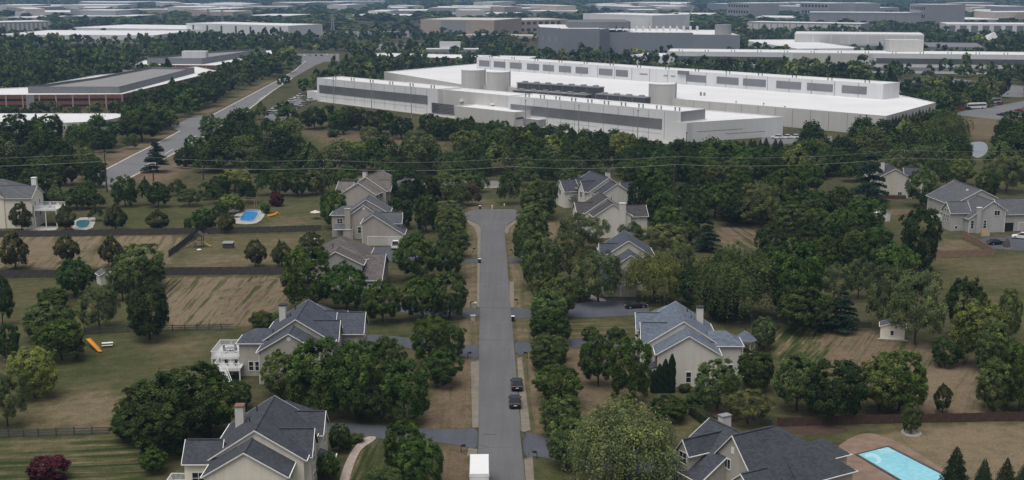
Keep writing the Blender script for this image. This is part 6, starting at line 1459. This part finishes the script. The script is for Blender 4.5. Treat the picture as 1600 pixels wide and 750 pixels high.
T = '''
m,448,222,184,43 o,577,229,198,32 o,651,234,200,38 l,729,243,205,48 l,777,246,203,46 y,822,252,208,44 y,863,252,211,42 y,909,252,216,30 l,972,254,208,44 k,845,254,222,26 k,888,255,222,26 k,940,255,220,30 m,750,256,236,26 k,800,256,232,26 y,537,246,217,44 y,560,247,220,36 l,509,246,229,26
k,520,243,228,20 k,478,246,230,20 k,446,245,230,22 k,585,252,229,38 k,611,252,234,24 k,655,253,236,28 y,677,257,232,22 m,704,256,236,36 k,412,247,230,22 k,430,250,238,20
g,413,305,264,30 b,437,306,266,32 b,466,306,265,36 m,494,304,266,34 b,515,300,262,28 b,541,285,262,30 s,520,214,202,16
g,522,357,300,46 k,635,325,264,52 b,600,276,256,26 m,699,314,271,56 m,729,302,271,40 b,751,300,272,20 n,736,321,289,25 b,666,363,306,41 k,622,357,310,46 m,704,374,329,50 o,700,338,313,46 k,796,319,272,30 k,672,318,276,36 m,720,322,290,30
r,433,322,300,22 p,486,392,362,34 p,400,417,373,32 p,441,417,378,31 g,483,483,388,78 b,541,488,412,70 b,598,505,440,58 b,650,440,366,68 m,699,434,375,54 b,660,501,432,62 m,702,498,428,60 b,672,570,496,58 m,703,562,505,48 m,708,402,350,48
s,608,541,528,26 s,579,542,534,16 c,556,554,512,24 s,410,514,487,34 s,436,513,490,30
p,25,421,364,46 p,105,411,367,38 p,175,416,370,34 g,117,464,405,56 g,84,483,452,50 m,222,452,385,84 m,192,470,415,44 o,156,514,448,62 k,234,531,448,70 k,5,508,430,34 m,80,530,475,78 b,97,563,503,78 k,13,562,508,40
l,55,622,545,72 o,12,667,575,62 k,290,690,575,130 k,215,690,640,72 k,240,655,600,92 b,330,682,590,92 k,255,715,640,90 b,205,660,625,50 b,240,738,700,42 b,372,640,596,46
r,76,750,714,56 m,440,622,552,66 b,500,652,535,100 b,556,655,540,76 m,602,622,530,70 b,632,662,568,74 b,692,602,545,62 m,470,612,556,46 b,530,620,560,60 k,580,660,600,60
b,632,745,660,72 b,657,768,690,72 m,600,778,735,70 g,513,752,707,36 k,531,706,665,34 s,557,691,677,22 s,541,700,680,20
m,858,579,535,58 b,872,630,570,74 m,878,682,619,66 m,884,730,655,66 b,934,603,525,54 b,984,627,530,66 m,1120,641,565,66 k,1180,609,551,62 o,1168,662,610,70 b,1045,656,618,58 s,1086,632,612,30 s,1070,612,600,20
m,1245,642,555,72 k,1300,657,566,96 l,1374,644,560,76 g,1404,642,553,84 m,1424,677,632,32 p,1472,646,600,28 m,1552,642,566,62 b,1592,642,540,62 c,1490,775,700,52 c,1535,775,717,34 c,1570,778,717,38 c,1600,780,722,40
g,1242,502,382,84 k,1255,518,450,84 d,1312,517,452,64 o,1303,472,410,46 o,1340,467,402,44 g,1400,442,380,60 b,1365,432,362,56 k,1436,425,326,64 o,1387,512,415,76 o,1429,538,425,78 k,1505,527,436,60 l,1528,572,475,80 m,1574,532,456,40 k,1475,572,530,46 m,1548,582,505,60 l,1587,578,540,42
m,845,450,368,62 o,890,442,365,52 o,935,472,393,78 v,1022,472,396,88 m,868,497,430,58 m,858,514,458,58 b,860,537,487,66 m,858,562,525,60 o,1062,457,375,52 d,1106,393,343,44 s,921,531,510,24 s,964,534,512,26 k,1080,480,420,60 k,1125,500,440,60
m,842,342,284,62 m,833,380,320,58 k,876,319,285,26 m,820,410,352,40 b,905,470,440,40
g,1030,321,275,40 g,1157,317,270,44 b,1117,342,286,60 k,997,339,282,40 o,1188,356,287,64 g,1043,374,323,52 b,1068,383,345,42 o,912,392,335,70 o,985,392,347,44 o,1036,388,350,62 k,1090,330,270,44 b,1200,330,276,44 k,1150,352,306,50 k,1085,362,310,46 o,950,440,402,40 k,1205,400,350,46
g,1228,322,265,58 g,1263,304,256,52 y,1243,273,230,42 l,1307,249,218,34 l,1338,249,214,36 l,1346,250,224,24 m,1382,247,213,36 d,1355,323,238,66 m,1428,251,227,38 m,1440,324,262,52 l,1501,289,249,42 k,1471,299,250,30 b,1540,311,270,36 o,1572,301,243,58 v,1476,237,180,66 k,1452,241,222,30
b,1270,346,297,48 k,1312,346,293,48 g,1352,366,311,58 b,1330,380,330,56 m,1240,367,323,62 b,1375,380,356,42 b,1290,375,335,46 k,1262,400,350,50 b,1290,430,372,56 k,1325,425,380,44 b,1205,440,385,50
k,28,233,180,58 k,78,225,180,46 b,119,236,200,30 k,163,239,204,34 m,205,233,212,18 k,222,221,175,62 d,246,269,222,48 b,304,246,213,34 m,345,223,187,62 m,380,229,190,36 o,340,263,218,46 k,20,269,243,46 k,76,271,241,72 k,290,262,232,34 o,318,252,228,30 k,365,246,218,30 k,395,244,206,28
k,68,316,270,66 m,88,323,286,28 b,138,316,284,26 m,120,327,292,42 b,196,323,276,38 k,228,321,278,26 b,248,324,285,34 k,277,306,283,22 o,296,322,294,36 b,326,311,287,30 l,367,299,266,50 l,362,333,304,36 k,340,318,290,30 k,150,326,306,26 b,30,310,282,40 k,386,318,285,26 k,345,305,276,34
p,34,361,318,32 p,103,361,320,30 p,181,361,321,34 p,248,361,328,34 b,319,363,327,38 p,354,364,333,26 s,294,358,340,12 k,150,345,322,26 b,372,331,316,20 k,346,348,322,24 s,415,333,318,14
'''
for tok in T.split():
    k, bx_, by, ty, w = tok.split(','); plant(k, float(bx_), float(by), float(ty), float(w))
plant('w', 972, 768, 632, 160, 'huge pale weeping willow beside the lower drive'); plant('v', 1150, 497, 391, 134, 'broad mid green weeping willow behind the half-hidden cream house')
plant('f', 1192, 546, 498, 42, 'white-flowering rounded tree beside the gazebo'); plant('s', 1140, 757, 733, 50); plant('s', 1025, 746, 735, 14); plant('s', 1180, 766, 742, 40); plant('s', 1558, 348, 336, 14)
for bx_, ty in ((1022, 580), (1030, 571), (1039, 564), (1049, 557)): plant('a', bx_, 613, ty, 11, 'slim dark columnar evergreen at the blue-roofed house wall', 'columnar evergreens at the blue-roofed house wall')
# rows of cypress and belts of woodland whose trees can be told apart
for i in range(26): plant('c', 978 + i * 9.6 + trng.uniform(-3, 3), 246 + trng.uniform(-3, 6) - (4 if i > 18 else 0), 219 + trng.uniform(-5, 6) - (2 if i > 18 else 0), trng.uniform(13, 19))
for i in range(15): plant('c', 1388 + i * 5.2, 213 - i * .7, 184 - i * 1.2 + trng.uniform(-2, 3), 13)
for i in range(34):
    bx_ = 496 + i * 16 + trng.uniform(-5, 5)
    if 628 < bx_ < 658: continue
    ty = 166 + (bx_ - 500) * .090 + trng.uniform(-4, 6) + (5 if bx_ > 960 else 0)
    plant(trng.choice('kkbkb'), bx_, ty + trng.uniform(32, 38), ty, trng.uniform(28, 40))
def belt(n, x0, x1, y0, y1, kinds, w0, w1, ar=(.85, 1.15)):
    for i in range(n):
        by = y0 + (y1 - y0) * (i + .5) / n; bx_ = trng.uniform(x0, x1)
        for _ in range(12):
            p = g(bx_, by)
            if all((p[0] - q[0]) ** 2 + (p[1] - q[1]) ** 2 > (2.6 + .12 * q[2]) ** 2 for q in BASES): break
            bx_ = trng.uniform(x0, x1)
        w = trng.uniform(w0, w1); plant(trng.choice(kinds), bx_, by, by - w * trng.uniform(*ar), w)
belt(34, 985, 1215, 262, 300, 'kbbmkg', 32, 46); belt(14, 800, 990, 268, 284, 'kbmok', 24, 34); belt(16, 1215, 1400, 256, 285, 'kbmbo', 28, 44)
belt(16, 560, 770, 270, 286, 'kbkm', 22, 30); belt(12, 395, 560, 264, 278, 'kkb', 20, 28); belt(14, 0, 170, 258, 300, 'kbkm', 30, 46); belt(6, 1400, 1500, 256, 282, 'mbok', 28, 44); belt(5, 1555, 1620, 252, 282, 'mbo', 28, 44)
belt(10, 1000, 1200, 330, 352, 'kb', 36, 48); belt(7, 1215, 1345, 350, 420, 'kbm', 40, 56); belt(6, 820, 900, 262, 300, 'mb', 26, 36)
for tok in """b,225,181,140,44 k,255,173,138,42 b,285,166,130,40 k,310,157,122,36 b,335,146,112,34 m,355,139,108,30 b,375,129,100,28 k,395,121,97,26 b,415,113,92,24 k,440,104,86,22 b,385,197,170,26 m,408,187,160,24 b,446,182,160,22 m,396,217,190,30 k,418,212,186,26
b,20,183,166,20 k,60,183,160,24 m,85,181,160,22 b,120,183,164,22 m,150,181,161,24 k,185,184,158,26 k,40,182,168,18 b,5,184,167,20 k,205,186,158,28""".split():
    k, bx_, by, ty, w = tok.split(','); plant(k, float(bx_), float(by), float(ty), float(w))
# the largest trees stand alone; the smallest broadleaved ones melt into the woodland
SPECS.sort(key=lambda s: -s[8]); MELT = []; KEEP = []; nb = 0
for s in SPECS:
    if TN.get(s[0], 'b') == 'b':
        nb += 1
        if nb > 288: MELT.append(s); continue
    KEEP.append(s)
ORD = ['first', 'second', 'third', 'fourth', 'fifth', 'sixth', 'seventh', 'eighth', 'ninth', 'tenth', 'eleventh', 'twelfth', 'thirteenth', 'fourteenth']
fam = {}
for s in KEEP:
    if not s[5]: fam.setdefault((s[0], s[7][0], s[7][1]), []).append(s)
for (k, zs, lm), L_ in fam.items():
    L_.sort(key=lambda s: math.dist(s[7][2][:2], (s[1], s[2])))
    for i, s in enumerate(L_):
        s[6] = f'{ADJ[k]}s {zs} near {lm}'.replace('cypresss', 'cypresses')
        if len(L_) == 1: s[5] = f'{ADJ[k]} {zs} near {lm}'
        elif len(L_) <= 14: s[5] = f'{ADJ[k]} {zs}, {ORD[i]} from {lm}'
        else: s[5] = f'{ADJ[k]} {zs} near {lm}'
for s in KEEP: place(*s[:5], s[5], s[6])
def hedge(label, a, b_, w, h):
    A_, B_ = g(*a), g(*b_); L_ = math.dist(A_[:2], B_[:2]); r_ = nr(9); n = int(L_ * 420)
    u = r_.uniform(0, L_, n); f = r_.integers(0, 3, n); v = np.where(f == 0, r_.uniform(-w / 2, w / 2, n), np.where(f == 1, -w / 2, w / 2)); z = np.where(f == 0, h, r_.uniform(.02, h, n))
    P = np.stack([u, v, z], 1) + r_.normal(0, .05, (n, 3)); N = np.stack([np.zeros(n), np.sign(v) * (f > 0), (f == 0) * 1.], 1) + r_.normal(0, .45, (n, 3))
    me = leaf_mesh('foliage', leaf_arrays(P, N, .13 * r_.uniform(.7, 1.3, n), r_), np.clip(.5 + r_.normal(0, .15, n), 0, 1), 'leaves')
    t = thing('clipped_hedge', A_, label, 'hedge', rz=math.atan2(B_[1] - A_[1], B_[0] - A_[0])); o = bpy.data.objects.new('foliage', me); col.objects.link(o); o.parent = t; o.color = (.05, .062, .034, 1)
    MB().box(.1, L_ - .1, -w / 2 + .15, w / 2 - .15, 0, h - .15).build('stems', 'bark', t)
hedge('long clipped green hedge beside the blue-roofed house yard', (1082, 646), (1122, 676), 1.6, 1.5)

# ------------------------------------------------------------------ far woodland: reads as one mass
FOOT = []
for o in bpy.data.objects:
    if o.type == 'MESH' and o.get('kind') == 'structure' and o.name.split('.')[0] in ('wide_road', 'side_road', 'parking_lot', 'pond', 'back_lane'):
        FOOT.append((np.array([v.co[:2] for v in o.data.vertices][: len(o.data.vertices) // 2]), 3.))
    if o.type == 'MESH' and o.name.split('.')[0] == 'wall' and o.parent and o.parent.location.y > 430:
        n = len(o.data.vertices) // 2; FOOT.append((np.array([(v.co[0] + o.parent.location.x, v.co[1] + o.parent.location.y) for v in o.data.vertices][:n]), 4.))
OPEN = [[(455, 122), (500, 92), (545, 86), (560, 100), (500, 130), (470, 150)], [(650, 44), (890, 44), (890, 60), (650, 60)], [(1500, 215), (1560, 213), (1560, 268), (1505, 268)], [(202, 282), (286, 236), (425, 147), (500, 103), (535, 108), (475, 150), (445, 195), (400, 214), (330, 262), (240, 300)], [(-80, 172), (215, 172), (215, 190), (-80, 192)], [(-80, 150), (192, 150), (345, 112), (352, 118), (300, 142), (215, 176), (190, 176), (-80, 172)], [(-80, 192), (110, 193), (196, 184), (200, 216), (160, 228), (-80, 226)], [(205, 101), (340, 104), (428, 86), (430, 92), (345, 112), (205, 108)], [(470, 166), (495, 154), (1060, 230), (1250, 212), (1250, 262), (470, 262)], [(380, 206), (480, 200), (700, 216), (700, 240), (400, 244)], [(96, 292), (142, 277), (253, 220), (290, 200), (240, 212), (150, 240), (60, 285)], [(0, 236), (190, 236), (190, 256), (0, 254)],
        [(200, 282), (286, 232), (310, 228), (300, 258), (240, 296)], [(1220, 205), (1300, 210), (1390, 216), (1400, 236), (1240, 240)], [(1480, 188), (1640, 180), (1640, 225), (1500, 222)],
        [(495, 160), (700, 115), (1100, 150), (1290, 190), (1400, 210), (1250, 214), (1060, 240), (900, 226)], [(281, 198), (330, 180), (398, 146), (440, 122), (420, 122), (330, 170)], [(720, 105), (1400, 150), (1390, 165), (1050, 160)],
        [(560, 41), (660, 36), (660, 44), (560, 48)], [(740, 284), (805, 284), (805, 328), (735, 328)], [(800, 70), (845, 68), (850, 84), (800, 84)]]
for q in OPEN: FOOT.append((np.array([g(*p)[:2] for p in q]), 0.))
def in_poly(P, x, y):
    ins = np.zeros(len(x), bool)
    for i in range(len(P)):
        a, b_ = P[i], P[(i + 1) % len(P)]; c = (a[1] > y) != (b_[1] > y)
        with np.errstate(divide='ignore', invalid='ignore'): xi = (b_[0] - a[0]) * (y - a[1]) / (b_[1] - a[1]) + a[0]
        ins ^= c & (x < xi)
    return ins
fr_ = nr(77); TX, TY, TH2, TW = [], [], [], []
Y = 446.
while Y < 8200:
    near = Y < 1700; step = Y * (.021 if near else .034); hw = Y * .46 + 60; sp = 8.5 if Y < 800 else (11 if near else 15 + Y * .0035)
    xs = np.arange(-hw, hw, sp) + fr_.uniform(-.45, .45, len(np.arange(-hw, hw, sp))) * sp; ys = Y + fr_.uniform(-.5, .5, len(xs)) * step
    dens = .5 + .5 * np.sin(xs * .013 + ys * .004 + 1) * np.sin(ys * .006 - xs * .005); keep = fr_.uniform(0, 1, len(xs)) < .60 + .5 * dens
    xs, ys = xs[keep], ys[keep]; w = (fr_.uniform(7.5, 13, len(xs)) if near else fr_.uniform(.9, 1.7, len(xs)) * sp); TX.append(xs); TY.append(ys); TW.append(w); TH2.append(np.minimum(w, 13) * fr_.uniform(.8, 1.25, len(xs)) if near else fr_.uniform(8, 13, len(xs)))
    Y += step
TX, TY, TW, TH2 = map(np.concatenate, (TX, TY, TW, TH2)); ok = np.ones(len(TX), bool)
for P, mg in FOOT:
    c = P.mean(0); Pm = c + (P - c) * (1 + 2 * mg / max(20, np.abs(P - c).max())); ok &= ~in_poly(Pm, TX, TY)
    if mg > 3.5:                                   # keep the trees low and thin in front of a frontage
        sh = ~in_poly(Pm + np.array([0, -9.]), TX, TY); ok &= sh
for bx_, by_, bw in BASES:
    if by_ > 430: ok &= (TX - bx_) ** 2 + (TY - by_) ** 2 > (bw * .4) ** 2
TX, TY, TW, TH2 = TX[ok], TY[ok], TW[ok], TH2[ok]; n_far = len(TX)
TX = np.append(TX, [s[1] for s in MELT]); TY = np.append(TY, [s[2] for s in MELT]); TW = np.append(TW, [s[4] for s in MELT]); TH2 = np.append(TH2, [s[3] for s in MELT])
Vs, Ls, Ts = [], [], []; pal = np.array([TONES['k'], TONES['b'], TONES['k'], TONES['m'], TONES['b'], TONES['o'], TONES['c'], TONES['l']])
tmpl = {}
for lod, (n, K, size) in {-1: (2600, 46, .034), 0: (620, 30, .062), 1: (200, 18, .10), 2: (80, 12, .155), 3: (44, 10, .20)}.items():
    for j in range(4):
        r_ = nr(900 + lod * 10 + j); P, N, S, lv = clump_crown(r_, n, K, .55, .45, .48, (.10, .20), size, bulge=.2, hollow=.7, lowcut=-.6 if lod < 3 else -.1)
        if j == 3: kz = np.clip(P[:, 2], 0, 1); P[:, :2] *= (1.25 * (1.02 - kz) ** .7)[:, None]
        tmpl[(lod, j)] = (leaf_arrays(P, N, S, r_, .8), .46 + (lv - .45) * .6)
for i in range(len(TX)):
    lod = -1 if TY[i] < 540 else 0 if TY[i] < 760 else 1 if TY[i] < 1150 else 2 if TY[i] < 1800 else 3; j = int(fr_.integers(0, 4)); V, lv = tmpl[(lod, j)]; a = fr_.uniform(0, 6.28); ca, sa = math.cos(a), math.sin(a)
    Q = np.empty_like(V); Q[:, 0] = (V[:, 0] * ca - V[:, 1] * sa) * TW[i] + TX[i]; Q[:, 1] = (V[:, 0] * sa + V[:, 1] * ca) * TW[i] + TY[i]; Q[:, 2] = V[:, 2] * TH2[i]
    Vs.append(Q); Ls.append(lv); c = (pal[int(fr_.choice(8, p=[.20, .24, .10, .20, .10, .08, .04, .04]))] if i < n_far else np.array(TONES[MELT[i - n_far][0]])) * fr_.uniform(.8, 1.25); Ts.append(np.tile(c, (len(lv), 1)))
fo = bpy.data.objects.new('far_woodland', leaf_mesh('far_woodland', np.concatenate(Vs), np.concatenate(Ls), 'leaves_far', np.concatenate(Ts))); col.objects.link(fo)
tag(fo, 'dark green woodland spreading between the far halls to the skyline', 'woodland', kind='stuff')

# ------------------------------------------------------------------ the hazy air
hz = MB().box(-9500, 9500, -650, 12500, -1.0, 72.0).build('haze', 'dc_white'); hz.data.materials.clear()
m = bpy.data.materials.new('haze'); m.use_nodes = True; nt = m.node_tree.nodes; nt.remove(nt['Principled BSDF'])
pv = nt.new('ShaderNodeVolumePrincipled'); pv.inputs['Color'].default_value = (.38, .61, 1.0, 1); pv.inputs['Density'].default_value = HAZE if 'HAZE' in globals() else .0001; pv.inputs['Anisotropy'].default_value = .1
m.node_tree.links.new(pv.outputs[0], nt['Material Output'].inputs['Volume']); m.cycles.homogeneous_volume = True if hasattr(m.cycles, 'homogeneous_volume') else None
hz.data.materials.append(m); tag(hz, 'thin pale blue haze over the whole district', 'haze', kind='stuff')
print('TREES', n_tree[0], 'FAR', len(TX), 'far faces', len(fo.data.polygons))
